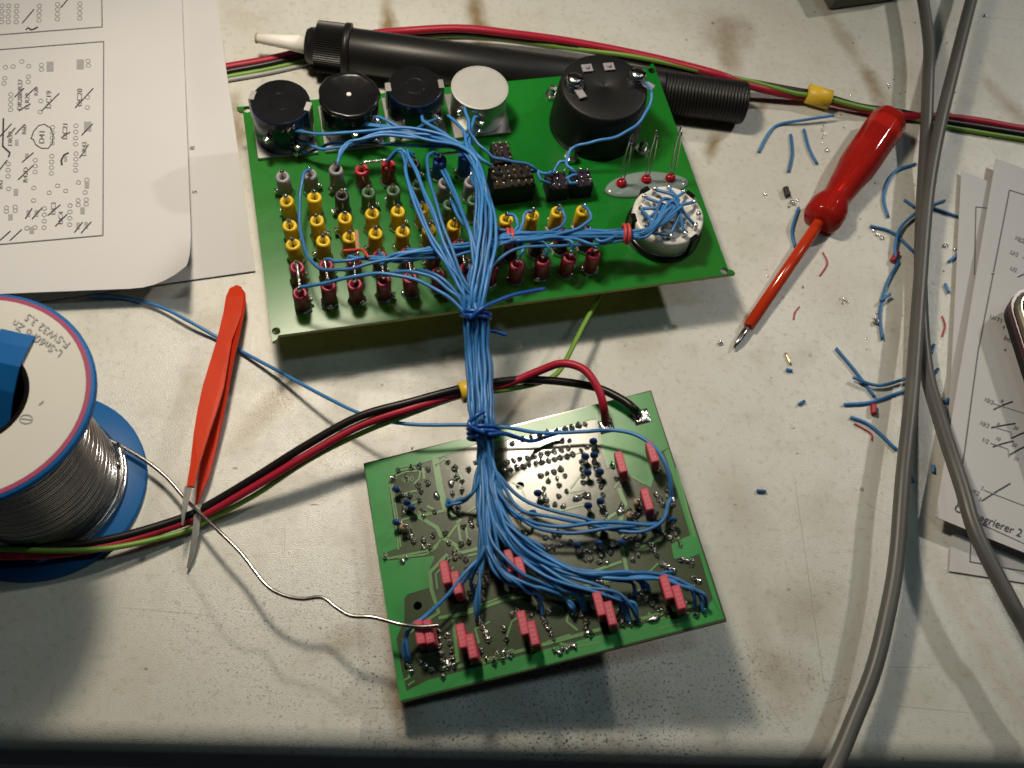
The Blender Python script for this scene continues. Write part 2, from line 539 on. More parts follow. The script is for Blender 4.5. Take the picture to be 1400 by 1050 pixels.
# ------------------------------------------------------------------ boolean holes in a board
def drill(o, spots, axis, r, depth=0.01):
    cb = MB()
    for p in spots:
        cb.lathe(p - axis * depth, axis, [(r, 0), (r, 2 * depth)], 16, False)
    cut = cb.build('cutter', None, origin=V((0, 0, 0)))
    md = o.modifiers.new('holes', 'BOOLEAN')
    md.object = cut
    md.operation = 'DIFFERENCE'
    md.solver = 'EXACT'
    bpy.context.view_layer.update()
    dg = bpy.context.evaluated_depsgraph_get()
    me = bpy.data.meshes.new_from_object(o.evaluated_get(dg))
    o.modifiers.clear()
    old = o.data
    o.data = me
    bpy.data.meshes.remove(old)
    cm = cut.data
    bpy.data.objects.remove(cut)
    bpy.data.meshes.remove(cm)

# ------------------------------------------------------------------ text laid on a surface
def text_on(parent, name, s, px, py, dpx, size, surf, n, m, up=None):
    """s starts at pixel px,py of the photograph and runs along dpx; surf maps a pixel to the surface"""
    cu = bpy.data.curves.new('t', 'FONT')
    cu.body = s
    cu.size = 1.0
    to = bpy.data.objects.new('t', cu)
    scene.collection.objects.link(to)
    bpy.context.view_layer.update()
    me0 = bpy.data.meshes.new_from_object(to.evaluated_get(bpy.context.evaluated_depsgraph_get()))
    d = V((dpx[0], dpx[1])).normalized()
    u = V(up).normalized() if up else V((d.y, -d.x))
    b = MB()
    vs = []
    for q in me0.vertices:
        p = V((px, py)) + d * q.co.x * size + u * q.co.y * size
        vs.append(surf(p.x, p.y) + n * 0.00025)
    b.add(vs, [tuple(f.vertices) for f in me0.polygons])
    bpy.data.objects.remove(to)
    bpy.data.curves.remove(cu)
    bpy.data.meshes.remove(me0)
    return b.build(name, m, parent)

# ------------------------------------------------------------------ sheets of paper
def sheet(name, c0, du, dv, zf, label, nu=24, nv=24, group=None, thick=0.0003):
    """c0 corner, du and dv edge vectors, zf(u, v) height in metres"""
    b = MB()
    vs = []
    for s in (0, 1):
        for i in range(nu + 1):
            for j in range(nv + 1):
                u, v = i / nu, j / nv
                p = c0 + du * u + dv * v
                vs.append((p.x, p.y, zf(u, v) + thick * s))
    k = (nu + 1) * (nv + 1)
    idx = lambda i, j, s: s * k + i * (nv + 1) + j
    fs = []
    for i in range(nu):
        for j in range(nv):
            fs.append((idx(i, j, 1), idx(i + 1, j, 1), idx(i + 1, j + 1, 1), idx(i, j + 1, 1)))
            fs.append((idx(i, j, 0), idx(i, j + 1, 0), idx(i + 1, j + 1, 0), idx(i + 1, j, 0)))
    b.add(vs, fs, True)
    rim = [(i, 0) for i in range(nu)] + [(nu, j) for j in range(nv)] + [(i, nv) for i in range(nu, 0, -1)] + [(0, j) for j in range(nv, 0, -1)]
    ev = [vs[idx(i, j, 0)] for i, j in rim] + [vs[idx(i, j, 1)] for i, j in rim]
    q = len(rim)
    b.add(ev, [(i, (i + 1) % q, q + (i + 1) % q, q + i) for i in range(q)], False)
    o = b.build(name, M['paper'])
    return tag(o, label, 'paper', group)

def pen(parent, pts, w, surf, n, m=None, name='pen_stroke'):
    b = MB()
    pp = [surf(*p) + n * 0.0001 for p in pts]
    b.ribbon(pp, w * mm, n)
    return b.build(name, m or M['ink'], parent)

# lower left sheet, flat on the bench
brB, blB = at(349, 371, 0.0005), at(242, 386, 0.0005)
dB = (blB - brB).normalized()
vB = (at(294, 0, 0.0005) - at(322, 200, 0.0005)).normalized()
vB0 = (at(309, 97, 0.002) - brB).dot(vB) / 0.22
def zB(u, v):
    return 0.0006 + 0.0042 * math.exp(-((v - vB0) / 0.075) ** 2) * math.exp(-(u * 0.16 / 0.013) ** 2)
sheetB = sheet('paper_sheet', brB, dB * 0.16, vB * 0.22, zB, 'plain white paper sheet whose edge shows under the printed layout sheet')
# upper left sheet: rises towards its front edge, front corner curled
brA = at(264, 392, 0.0075)
dA = (at(0, 417, 0.0075) - at(170, 410, 0.0075)).normalized()
vA = (at(249, 0, 0.003) - at(262, 345, 0.007))
vA.z = 0
dA.z = 0
vA.normalize()
brA.z = 0
LA, WA = 0.24, 0.16
def zA(u, v):
    z = 0.0026 + 0.0050 * max(0.0, 1 - v / 0.75) ** 1.0
    c = max(0.0, 1 - (u * WA / 0.020 + v * LA / 0.026))
    return z + 0.012 * c * c
sheetA = sheet('printed_paper', brA, dA * WA, vA * LA, zA, 'white sheet with printed component layout crossed out by pen, corner curled', 40, 48)
def surfA(px, py):
    z = 0.005
    for _ in range(6):
        p = at(px, py, z)
        q = p - brA
        det = dA.x * vA.y - dA.y * vA.x
        u = (q.x * vA.y - q.y * vA.x) / det / WA
        v = (dA.x * q.y - dA.y * q.x) / det / LA
        z = zA(u, v) + 0.00035
    return p
def nA():
    return Z
def dense(pts, step=14):
    out = [pts[0]]
    for a, b in zip(pts[:-1], pts[1:]):
        k = max(1, int(math.hypot(b[0] - a[0], b[1] - a[1]) / step))
        out += [(a[0] + (b[0] - a[0]) * i / k, a[1] + (b[1] - a[1]) * i / k) for i in range(1, k + 1)]
    return out
for ln in [[(-30, 70.5), (142, 57)], [(142, 57), (141, 322)], [(141, 322), (-30, 337)], [(-30, 50), (140, 37)], [(140, 37), (139, -20)]]:
    pen(sheetA, dense(ln), 0.38, surfA, Z, M['print'], 'printed_line')
rings = [(7.6, 92), (18, 91), (30, 84), (39.4, 90.5), (6.7, 107), (5.7, 114), (39, 105), (38.7, 112), (57, 89), (57, 95), (120.6, 83.5), (121, 89.5),
         (56, 138), (55, 153), (120, 133), (119.6, 147), (12, 258), (46.5, 257), (46, 274), (67.5, 263.5), (79, 254), (90, 261), (107.5, 249.4), (119, 246), (116.6, 263),
         (9, 284), (9, 289), (21, 283), (21, 288), (107, 274), (107, 280), (118, 273), (118, 279), (37, 312), (48, 311)]
for (x, y0, y1, k) in [(15, 129, 150, 4), (104, 172, 197, 4), (72, 174, 196, 4), (71, 213.5, 237, 4), (48.5, 219, 235, 3), (11.4, 224, 241, 3), (104, 210, 233, 4), (61, 285, 311, 4), (96, 281, 307, 4),
                       (3, 8, 30, 4), (12, 8, 30, 4), (23, 8, 30, 4), (54, 8, 28, 4), (79, 6, 26, 4), (109.5, 5, 25, 4)]:
    rings += [(x - (y1 - y0) * 0.03 * i / k, y0 + (y1 - y0) * i / (k - 1)) for i in range(k)]
b = MB()
for (x, y) in rings:
    rr = 3.0
    b.ribbon([surfA(x + rr * math.cos(t * math.pi / 6), y + rr * 0.85 * math.sin(t * math.pi / 6)) for t in range(13)], 0.30 * mm, Z)
o = b.build('printed_pads', M['printl'], sheetA)
o['kind'] = 'stuff'
for (x, y, w, h) in [(68.6, 91, 9.5, 13), (110, 88, 10, 13), (120, 173, 10, 13), (119, 253, 6, 9), (22, 263, 6, 9), (14.5, 297, 6, 8), (113, 288, 6, 9), (43.4, 315, 6, 9), (23, 195, 5, 8), (90, 217, 4, 8), (37, 213, 5, 6), (39, 292, 5, 9), (50, 292, 5, 9), (107, 309, 5, 9), (118, 308, 5, 9)]:
    b = MB()
    b.add([surfA(x + sx * w / 2, y + sy * h / 2) + Z * 0.0001 for sx, sy in ((-1, 1), (1, 1), (1, -1), (-1, -1))], [(0, 1, 2, 3)])
    b.build('printed_block', M['printl'], sheetA)
for (s, x, y, sz) in [('DC19', 70, 149, 10), ('DC20', 112, 146, 10), ('DC21', 92, 191, 9.5), ('D41', 61, 197, 11), ('DR43', 118, 214, 8.5), ('R42D', 38, 250, 9), ('DC3', 76, 294, 9), ('DC4', 86, 307, 9),
                      ('DR28DR37', 30, 151, 9), ('D R29', 40, 150, 8.5), ('R38', 52, 131, 7), ('DR59', 17, 200, 8.5), ('R42', 4, 259, 8), ('R60', 36, 184, 8)]:
    text_on(sheetA, 'printed_text', s, x, y, (0.03, -1), sz, surfA, Z, M['print'])
for (s, x, y) in [('R', 268, 205), ('5', 271, 265)]:
    text_on(sheetB, 'printed_text', s, x - 2, y, (0.05, -1), 9, lambda a, c: at(a, c, 0.0011), Z, M['print'])
strokes = [((30.5, 32), (46.7, 13)), ((83, 11), (94, -2)), ((57, 152), (81, 128)), ((103, 147.6), (127.6, 121)), ((84, 188.6), (96, 181)), ((20, 133), (33, 121)), ((36, 132), (50, 119)), ((26, 152), (42, 142)),
           ((0, 187), (16, 169.5)), ((10, 188), (21, 175)), ((21, 184), (34, 170)), ((112, 185), (127, 169.5)), ((25, 246), (46, 226)), ((109, 216), (121, 198)), ((65.5, 295), (83, 280)), ((76, 309.5), (92, 293)),
           ((35, 299), (44, 285)), ((44, 299.6), (58, 284)), ((0, 329), (14.5, 316)), ((14, 329), (30, 314)), ((102, 318), (113, 304)), ((111, 319), (125, 303.5)), ((30.5, 222), (46, 209)), ((-3, 236), (10, 219))]
for a, c in strokes:
    pen(sheetA, [a, ((a[0] + c[0]) / 2 + .4, (a[1] + c[1]) / 2 - .4), c], 0.36, surfA, Z)
pen(sheetA, [(5, 162), (4.5, 182), (4, 200), (13.7, 209), (12, 215)], 0.55, surfA, Z)
pen(sheetA, [(85, 226), (84, 219), (88, 212), (94, 209)], 0.6, surfA, Z)
pen(sheetA, [(36, 41), (38, 38), (43, 41), (47, 40), (52, 37)], 0.6, surfA, Z)
pen(sheetA, [(43, 190), (46, 180), (53, 172), (61, 170), (69, 175), (73, 184), (72, 196), (66, 203), (57, 203), (49, 198), (46, 191), (42, 189)], 0.28, surfA, Z)

# right-hand sheets
def plane_sheet(name, cpx, zs, ext, label):
    """cpx: top-left, bottom-left, bottom-right pixel of a sheet edge; zs heights"""
    tl, bl, br = [at(p[0], p[1], z) for p, z in zip(cpx, zs)]
    v = (tl - bl)
    u = (br - bl)
    u2 = V((u.x, u.y, 0)).normalized()
    v2 = V((v.x, v.y, 0)).normalized()
    Lv = V((v.x, v.y, 0)).length
    base = V((bl.x, bl.y, 0))
    n = u.cross(v).normalized()
    def zf(a, c):
        p = base + u2 * ext * a + v2 * Lv * c
        return bl.z - (n.x * (p.x - bl.x) + n.y * (p.y - bl.y)) / n.z
    o = sheet(name, base, u2 * ext, v2 * Lv, zf, label, 6, 12)
    return o, bl + n * 0.00032, n
sheetE, pE, nE = plane_sheet('paper_sheet', [(1306, 660), (1297, 781), (1400, 797)], (.0004, .0004, .0004), 0.13, 'bottom sheet of the right-hand stack peeking out below the circuit diagram')
sheetD, pD, nD = plane_sheet('paper_sheet', [(1314, 233), (1291, 690), (1400, 742)], (.0014, .0014, .0014), 0.12, 'middle sheet of the right-hand stack with a printed corner line')
sheetC, pC, nC = plane_sheet('printed_paper', [(1361, 217), (1278, 707), (1400, 756)], (.0034, .0055, .0055), 0.11, 'circuit diagram sheet titled Integrierer 2 lying on top of the right-hand stack')
sD = lambda x, y: on_plane(x, y, pD, nD)
sC = lambda x, y: on_plane(x, y, pC, nC)
sE = lambda x, y: on_plane(x, y, pE, nE)
pen(sheetD, [(1334, 283), (1332, 376)], 0.3, sD, nD, M['print'], 'printed_line')
pen(sheetD, [(1334, 283), (1352, 285)], 0.3, sD, nD, M['print'], 'printed_line')
pen(sheetE, [(1327, 735), (1326, 768)], 0.3, sE, nE, M['print'], 'printed_line')
pen(sheetE, [(1326, 768), (1400, 781)], 0.3, sE, nE, M['print'], 'printed_line')
pen(sheetC, [(1380, 260), (1337, 480), (1314, 650), (1309, 692)], 0.34, sC, nC, M['print'], 'printed_line')
pen(sheetC, [(1380, 260), (1402, 267)], 0.3, sC, nC, M['print'], 'printed_line')
pen(sheetC, [(1309, 692), (1345, 718), (1402, 744)], 0.28, sC, nC, M['printl'], 'printed_line')
dC = (0.92, 0.39)
for (s, x, y, sz) in [('10/2', 1386, 327, 8), ('U/2', 1380, 347, 8), ('U2', 1380, 369, 8), ('U1T1', 1352, 435, 8), ('4', 1369, 449, 7), ('IntE', 1371, 464, 9), ('4', 1371, 480, 7), ('10/2', 1344, 548, 8), ('10/2', 1338, 580, 8), ('1/2', 1341, 603, 8), ('OUT2', 1318, 670, 8), ('8', 1367, 550, 7), ('10', 1360, 601, 7), ('8', 1362, 582, 7), ('20', 1384, 586, 7), ('20', 1382, 609, 7), ('21', 1385, 628, 7), ('2', 1340, 669, 7), ('3', 1337, 684, 7)]:
    text_on(sheetC, 'printed_text', s, x, y, dC, sz, sC, nC, M['print'])
text_on(sheetC, 'printed_title', 'C  Integrierer 2', 1303, 698, (0.93, 0.37), 15.5, sC, nC, M['ink'])
for pts in [[(1358, 552), (1402, 566)], [(1356, 583), (1382, 591), (1382, 600)], [(1354, 606), (1378, 614), (1379, 625)], [(1345, 670), (1365, 678), (1402, 692)], [(1398, 352), (1403, 354)], [(1393, 330), (1403, 334)]]:
    pen(sheetC, pts, 0.25, sC, nC, M['printl'], 'printed_line')
for a, c in [((1358, 560), (1384, 549)), ((1355, 585), (1388, 579)), ((1383, 599), (1404, 590)), ((1357, 611), (1385, 603)), ((1380, 622), (1404, 609)), ((1342, 685), (1381, 661)), ((1391, 379), (1404, 374))]:
    pen(sheetC, [a, ((a[0] + c[0]) / 2, (a[1] + c[1]) / 2 - .6), c], 0.42, sC, nC)

# phone lying on the diagram
o0 = at(1372, 400, 0.016)
o0.z = 0.0068
t = thing('mobile_phone', o0, 'black mobile phone with rounded corners and pale metal rim on the diagram', 'phone')
ax = (at(1400, 502, .012) - at(1373, 417, .012))
ax.z = 0
ax.normalize()
ay = V((-ax.y, ax.x, 0))
def rrect(c, w, h, r, k=6):
    pts = []
    for (sx, sy, a0) in ((1, 1, 0), (-1, 1, 90), (-1, -1, 180), (1, -1, 270)):
        for i in range(k + 1):
            a = math.radians(a0 + 90 * i / k)
            pts.append(c + ax * (sx * (w - r) + r * math.cos(a)) + ay * (sy * (h - r) + r * math.sin(a)))
    return pts
pc = V((at(1373, 417, .012).x, at(1373, 417, .012).y, 0)) + ax * 0.045 + ay * 0.0255
def shell(levels, m, name):
    b = MB()
    vs, fs = [], []
    k = 28
    for (ins, z) in levels:
        vs += [p + Z * z for p in rrect(pc, 0.050 - ins, 0.0255 - ins, 0.010 - ins * 0.8)]
    for r_ in range(len(levels) - 1):
        for i in range(k):
            j = (i + 1) % k
            fs.append((r_ * k + i, r_ * k + j, r_ * k + k + j, r_ * k + k + i))
    fs.append(tuple(range(k - 1, -1, -1)))
    fs.append(tuple(range((len(levels) - 1) * k, len(levels) * k)))
    b.add(vs, fs, False)
    b.build(name, m, t)
z0 = 0.0068
shell([(.002, z0), (.0005, z0 + .002), (0, z0 + .006)], M['blackm'], 'back_shell')
shell([(-.0002, z0 + .006), (-.0002, z0 + .0085)], M['phonered'], 'side_band')
shell([(.0008, z0 + .0085), (.0012, z0 + .0098), (.0022, z0 + .0104)], M['bezel'], 'metal_rim')
shell([(.0026, z0 + .0104), (.0034, z0 + .0112)], M['phone'], 'screen')

# grey block at the back
c = at(1132, 15, 0.0)
u = (at(1231, 1, 0) - c)
u.z = 0
u.normalize()
v = V((-u.y, u.x, 0))
b = MB()
nb = 26
def hb(i, j):
    return 0.0006 * math.sin(i * 2.1 + j * 1.3) + random.uniform(-.0004, .0004)
b.box(c + u * 0.0165 + v * 0.02 + Z * 0.0066, u, v, Z, 0.0165, 0.02, 0.0065, 0.0009)
tag(b.build('stone_block', M['block']), 'rough grey-green block at the back of the bench beside the grey cables', 'block')

# ------------------------------------------------------------------ front panel
ZP = 0.019
PT = 0.0015
pu = V((math.cos(math.radians(12.24)), math.sin(math.radians(12.24)), 0))
pv = V((pu.y, -pu.x, 0))                     # towards the front edge
PO = V((-0.0720, 0.2582, ZP))
def P(u, v, h=0.0):
    return PO + pu * u * mm + pv * v * mm + Z * h * mm
def puv(px, py, h=0.0):
    q = at(px, py, ZP + h * mm) - PO
    return q.dot(pu) / mm, q.dot(pv) / mm
panel = thing('front_panel', P(80, 50, -19), 'green instrument panel lying face down with knobs, meter and coloured sockets', 'circuit panel')
b = MB()
out = []
for (cx, cy, a0) in ((158, 2, 90), (2, 2, 180), (2, 98, 270), (158, 98, 0)):
    pass
corners = []
for (cx, cy, a0) in ((2, 2, 180), (2, 98, 90), (158, 98, 0), (158, 2, 270)):
    for i in range(5):
        a = math.radians(a0 - 22.5 * i)
        corners.append(P(cx + 2 * math.cos(a), cy + 2 * math.sin(a)))
b.prism(corners, Z, -PT, 0.0)
plate = b.build('panel_board', M['panel'], panel)
plate.data.materials.append(M['fr4'])
plate.data.materials.append(M['under'])
for f in plate.data.polygons:
    if abs(f.normal.z) < 0.5:
        f.material_index = 1
    elif f.normal.z < 0:
        f.material_index = 2
drill(plate, [P(3.6, 3.6), P(156.4, 3.6), P(156.4, 96.4), P(3.6, 96.4), P(80, 96.4)], Z, 0.0014)

# rotary controls (cans, lugs) and the knobs they carry on the far side
def pot(px, py, h, r, cap, can, name, lugs, cover):
    u, v = puv(px, py, h)
    b = MB()
    b.box(P(u, v, 0.6), pu, pv, Z, 0.0105, 0.0105, 0.0006, 0.0002)
    base = b.build(name, M['alu'], panel)
    b = MB()
    b.lathe(P(u, v, 1.2), Z, [(r * .97 * mm, 0), (r * mm, 0.4 * mm), (r * mm, (h - 2.2) * mm), (r * .985 * mm, (h - 1.7) * mm), (r * .955 * mm, (h - 1.4) * mm)], 40)
    b.build('can', can, base)
    b = MB()
    if cover == 'ring':
        b.lathe(P(u, v, h - 0.05), Z, [(r * .95 * mm, -0.3 * mm), (r * .95 * mm, 0), (r * .37 * mm, 0.0), (r * .355 * mm, .07 * mm), (r * .34 * mm, 0.0), (0, 0.0)], 40, False)
    elif cover == 'wax':
        b.lathe(P(u, v, h - 0.1), Z, [(r * 1.02 * mm, -0.8 * mm), (r * 1.03 * mm, 0), (r * .95 * mm, 0.5 * mm), (r * .86 * mm, 0.25 * mm), (r * .80 * mm, 0.05 * mm), (0, 0.0)], 48, True, wob=lambda t, hh: 1 + 0.02 * math.sin(5 * t + 1) + 0.015 * math.sin(11 * t))
    else:
        b.lathe(P(u, v, h - 0.05), Z, [(r * 1.02 * mm, -0.9 * mm), (r * 1.02 * mm, -0.1 * mm), (r * .96 * mm, 0.1 * mm), (r * .95 * mm, 0.0), (0, 0.0)], 40, False)
    b.build('cover', cap, base)
    if cover == 'ring':
        for a in (math.radians(150 + 10 * u % 37), math.radians(330 + 10 * u % 37)):
            d = pu * math.cos(a) - pv * math.sin(a)
            s = Z.cross(d)
            b = MB()
            b.box(P(u, v, h - 0.1) + d * (r * .95) * mm, d, s, Z, 0.0009, 0.0019, 0.0003)
            b.box(P(u, v, h - 4.6) + d * (r + .25) * mm, d, s, Z, 0.00025, 0.0019, 0.0045)
            b.build('clip', M['alu'], base)
    if cover == 'wax':
        b = MB()
        b.lathe(P(u, v, h - 0.12), Z, [(0.9 * mm, 0), (0.9 * mm, .3 * mm), (0.5 * mm, .45 * mm), (0, .5 * mm)], 12)
        b.build('centre_dot', M['white'], base)
    for (lx, ly, lz) in lugs:
        p = atz(lx, ly, lz)
        c0 = P(u, v, 0)
        d = V((p.x - c0.x, p.y - c0.y, 0))
        k = d.length
        d.normalize()
        s = Z.cross(d)
        st = V((c0.x, c0.y, p.z)) + d * (r * mm * 0.97)
        b = MB()
        dl = max(0.0022, k - r * mm)
        b.box(st + d * dl * .5, d, s, Z, dl * .5 + .0004, 0.0010, 0.00035)
        b.lathe(st + d * dl + Z * .0001, (d + Z * .6), [(0, -.0014), (.0011, -.0008), (.0013, 0), (.0009, .0009), (0, .0015)], 10, True, wob=lambda t, hh: 1 + .18 * math.sin(3 * t + hh * 900))
        b.build('solder_lug', M['tin'], base)
    b = MB()
    b.lathe(P(u, v, -17.5 - 1.5), Z, [(6.6 * mm, 0), (7.4 * mm, 1.0 * mm), (7.6 * mm, 9 * mm), (8.6 * mm, 15.5 * mm), (8.6 * mm, 17.5 * mm)], 24)
    b.build('knob', M['black'], base)
    return u, v
LUG1 = [(374, 177, 29), (400, 190, 25), (403, 205, 22)]
LUG2 = [(482, 168, 29), (510, 162, 31), (511, 190, 22)]
LUG3 = [(576, 156, 30), (598, 162, 28), (542, 188, 22)]
LUG4 = [(635, 146, 31), (657, 159, 28), (653, 176, 24)]
pot(383, 138, 17, 10.1, M['black'], M['bluecan'], 'potentiometer', LUG1, 'ring')
pot(477, 129, 17, 10.2, M['black'], M['black'], 'potentiometer', LUG2, 'wax')
pot(567, 117, 17, 9.7, M['black'], M['bluecan'], 'potentiometer', LUG3, 'ring')
pot(656, 119, 14.5, 10.0, M['potwhite'], M['alu'], 'potentiometer', LUG4, 'lid')

# moving-coil meter, seen from behind
mu, mv = puv(826, 118, 20)
b = MB()
b.lathe(P(mu, mv, 0), Z, [(17.0 * mm, 0), (16.9 * mm, 3 * mm), (16.5 * mm, 9 * mm), (15.9 * mm, 17 * mm), (15.6 * mm, 19.2 * mm), (15.1 * mm, 19.8 * mm), (14.6 * mm, 20 * mm), (0.9 * mm, 20 * mm), (0.7 * mm, 19.8 * mm), (0, 19.8 * mm)], 56)
meter = b.build('meter_housing', M['blackm'], panel)
b = MB()
b.lathe(P(mu, mv, -19), Z, [(16 * mm, 0), (17.4 * mm, 1 * mm), (17.4 * mm, 17.5 * mm)], 40)
b.build('meter_face', M['black'], meter)
for (px, py) in ((786, 109), (872, 102)):
    u, v = puv(px, py, 23)
    b = MB()
    b.lathe(P(u, v, 20), Z, [(3.6 * mm, 0), (3.6 * mm, .6 * mm), (2.6 * mm, .7 * mm), (2.6 * mm, 2.4 * mm), (3.0 * mm, 2.5 * mm)], 18)
    b.lathe(P(u, v, 22.5), Z, [(3.0 * mm, 0), (3.0 * mm, .9 * mm), (2.2 * mm, 1.7 * mm), (1.0 * mm, 2.0 * mm), (0, 2.0 * mm)], 18)
    sc = b.build('terminal_screw', M['steel'], meter)
    b = MB()
    b.box(P(u, v, 24.5), (pu + pv * .5).normalized(), (pv - pu * .5).normalized(), Z, .0027, .0004, .00025)
    b.build('slot', M['hole'], sc)
    d = (pv * 1.0 + pu * (0.25 if px < 800 else 0.9)).normalized()
    b = MB()
    b.box(P(u, v, 21) + d * .0042, d, Z.cross(d), Z, .0028, .0014, .0004, .0001)
    b.build('terminal_lug', M['s_grey'], meter)
for (px, py) in ((803, 92), (833, 90)):
    u, v = puv(px, py, 21)
    b = MB()
    b.lathe(P(u, v, 20), Z, [(0.001, 0), (0.0008, .0016), (0, .0018)], 10)
    b.box(P(u, v, 20.5), pu, pv, Z, .0019, .0017, .0004, .00012)
    b.build('terminal_tag', M['s_grey'], meter)
for (px, py, h) in ((756, 122, 4), (880, 198, 4), (783, 205, 5)):
    u, v = puv(px, py, h)
    b = MB()
    b.lathe(P(u, v, 0), Z, [(2.7 * mm, 0), (2.7 * mm, 1.8 * mm), (1.5 * mm, 1.9 * mm), (1.4 * mm, (h + 1) * mm), (0.5 * mm, (h + 1.5) * mm)], 6, False)
    b.build('mounting_nut', M['steel'], panel)

# coloured sockets
def socket_mesh(m, nm):
    b = MB()
    b.lathe(V((0, 0, 0)), Z, [(2.15 * mm, 0.9 * mm), (2.45 * mm, 1.4 * mm), (2.4 * mm, 5 * mm), (2.45 * mm, 8.9 * mm), (2.3 * mm, 9.7 * mm), (1.8 * mm, 10 * mm), (1.25 * mm, 9.7 * mm), (1.1 * mm, 8.0 * mm), (0, 8.0 * mm)], 18, wob=lambda t, h: 1 + .03 * math.sin(2 * t + h * 500))
    return b.mesh(nm, V((0, 0, 0)), m)
sm = {k: socket_mesh(M['s_' + k], 'socket_' + k) for k in ('yellow', 'red', 'dred', 'grey', 'green', 'black', 'blue')}
b = MB()
b.lathe(V((0, 0, 0)), Z, [(3.1 * mm, 0), (3.1 * mm, 1.1 * mm), (2.5 * mm, 1.4 * mm), (1.8 * mm, 1.5 * mm)], 6, False)
nutm = b.mesh('nut', V((0, 0, 0)), M['steel'])
b = MB()
b.lathe(V((0, 0, 0)), Z, [(0.75 * mm, 7.4 * mm), (0.7 * mm, 11.6 * mm), (0.95 * mm, 12.3 * mm), (0.5 * mm, 13.2 * mm), (0, 13.4 * mm)], 8)
pinm = b.mesh('pin', V((0, 0, 0)), M['tin'])
b = MB()
b.box(V((0.0026, 0, 0.0019)), (X + Z * .5).normalized(), Y, (Z - X * .5).normalized(), .0012, .0009, .0003)
b.lathe(V((0.0028, 0, 0.0022)), Z, [(0, -.0007), (.0008, -.0003), (.0009, .0003), (.0004, .0008), (0, .0009)], 8)
blobm = b.mesh('solder_blob', V((0, 0, 0)), M['tin'])
cols = [13.1 + 8.8 * i for i in range(12)]
rowsv = {'A': 43.0, 'B': 53.3, 'C': 62.3, 'D': 70.8, 'E': 79.7, 'F': 88.9}
layout = {'A': ['grey', 'grey', 'grey', 'red', 'red', 'black', 'blue', 'blue'],
          'B': ['yellow', 'yellow', 'black', 'green', 'green', 'green', 'grey', 'grey'],
          'C': ['yellow', 'yellow', 'yellow', 'yellow', 'yellow', 'yellow', 'green', 'green'],
          'D': ['yellow'] * 12, 'E': ['dred'] * 12, 'F': ['dred'] * 12}
for rk, lst in layout.items():
    for i, k in enumerate(lst):
        loc = P(cols[i] + random.uniform(-.3, .3), rowsv[rk] + random.uniform(-.3, .3))
        tilt = Matrix.Rotation(random.uniform(-.045, .045), 3, 'X') @ Matrix.Rotation(random.uniform(-.045, .045), 3, 'Y') @ Matrix.Rotation(random.uniform(0, 6.28), 3, 'Z')
        s = put('socket', sm[k], loc, panel, tilt.to_quaternion())
        s.scale = (1, 1, random.uniform(.92, 1.06))
        for (nm, me) in (('nut', nutm), ('pin', pinm), ('solder_blob', blobm)):
            q = bpy.data.objects.new(nm, me)
            scene.collection.objects.link(q)
            q.parent = s
def SP(rk, i, h=12.5):
    return P(cols[i], rowsv[rk], h)

# bare twisted jumpers between sockets
def twisted(a, c, nm='bare_jumper', sag=0.0):
    b = MB()
    d = c - a
    k = max(10, int(d.length / mm * 3))
    s = d.normalized().cross(Z).normalized()
    for ph in (0, math.pi):
        b.tube([a + d * (i / k) + (s * math.cos(i * 1.5 + ph) + Z * math.sin(i * 1.5 + ph)) * .00032 + Z * (sag * math.sin(math.pi * i / k)) for i in range(k + 1)], .00030, 5)
    b.build(nm, M['tin'], panel)
twisted(SP('A', 3), SP('A', 4))
twisted(SP('A', 6), SP('A', 7))
for i in (0, 1, 2, 3, 4, 6, 9):
    twisted(SP('E', i, 12), SP('F', i, 11.5), sag=.0012)

# pin headers
def header(px, py, h, nu, nv, m, pin_m, pitch=2.45):
    u, v = puv(px, py, h)
    w, d = nu * pitch, nv * pitch
    b = MB()
    b.box(P(u, v, h / 2 + 0.02), pu, pv, Z, w / 2 * mm, d / 2 * mm, h / 2 * mm, .0003)
    hd = b.build('pin_header', m, panel)
    b = MB()
    b.lathe(V((0, 0, 0)), Z, [(.45 * mm, -.3 * mm), (.5 * mm, .5 * mm), (.45 * mm, 1.2 * mm), (.35 * mm, 2.0 * mm), (0, 2.1 * mm)], 7)
    pm = b.mesh('pin', V((0, 0, 0)), pin_m)
    for i in range(nu):
        for j in range(nv):
            q = put('pin', pm, P(u + (i - (nu - 1) / 2) * pitch + random.uniform(-.2, .2), v + (j - (nv - 1) / 2) * pitch + random.uniform(-.2, .2), h), hd)
            q.rotation_euler = (random.uniform(-.25, .25), random.uniform(-.25, .25), 0)
            q.scale = (1, 1, random.uniform(.6, 1.2))
    return hd
header(700, 240, 9.5, 6, 4, M['blackpin'], M['brass'])
header(686, 208, 7, 3, 4, M['purple'], M['brass'], 2.2)
header(762, 247, 7, 3, 3, M['purple'], M['tin'])
header(795, 243, 7, 3, 3, M['purple'], M['tin'])

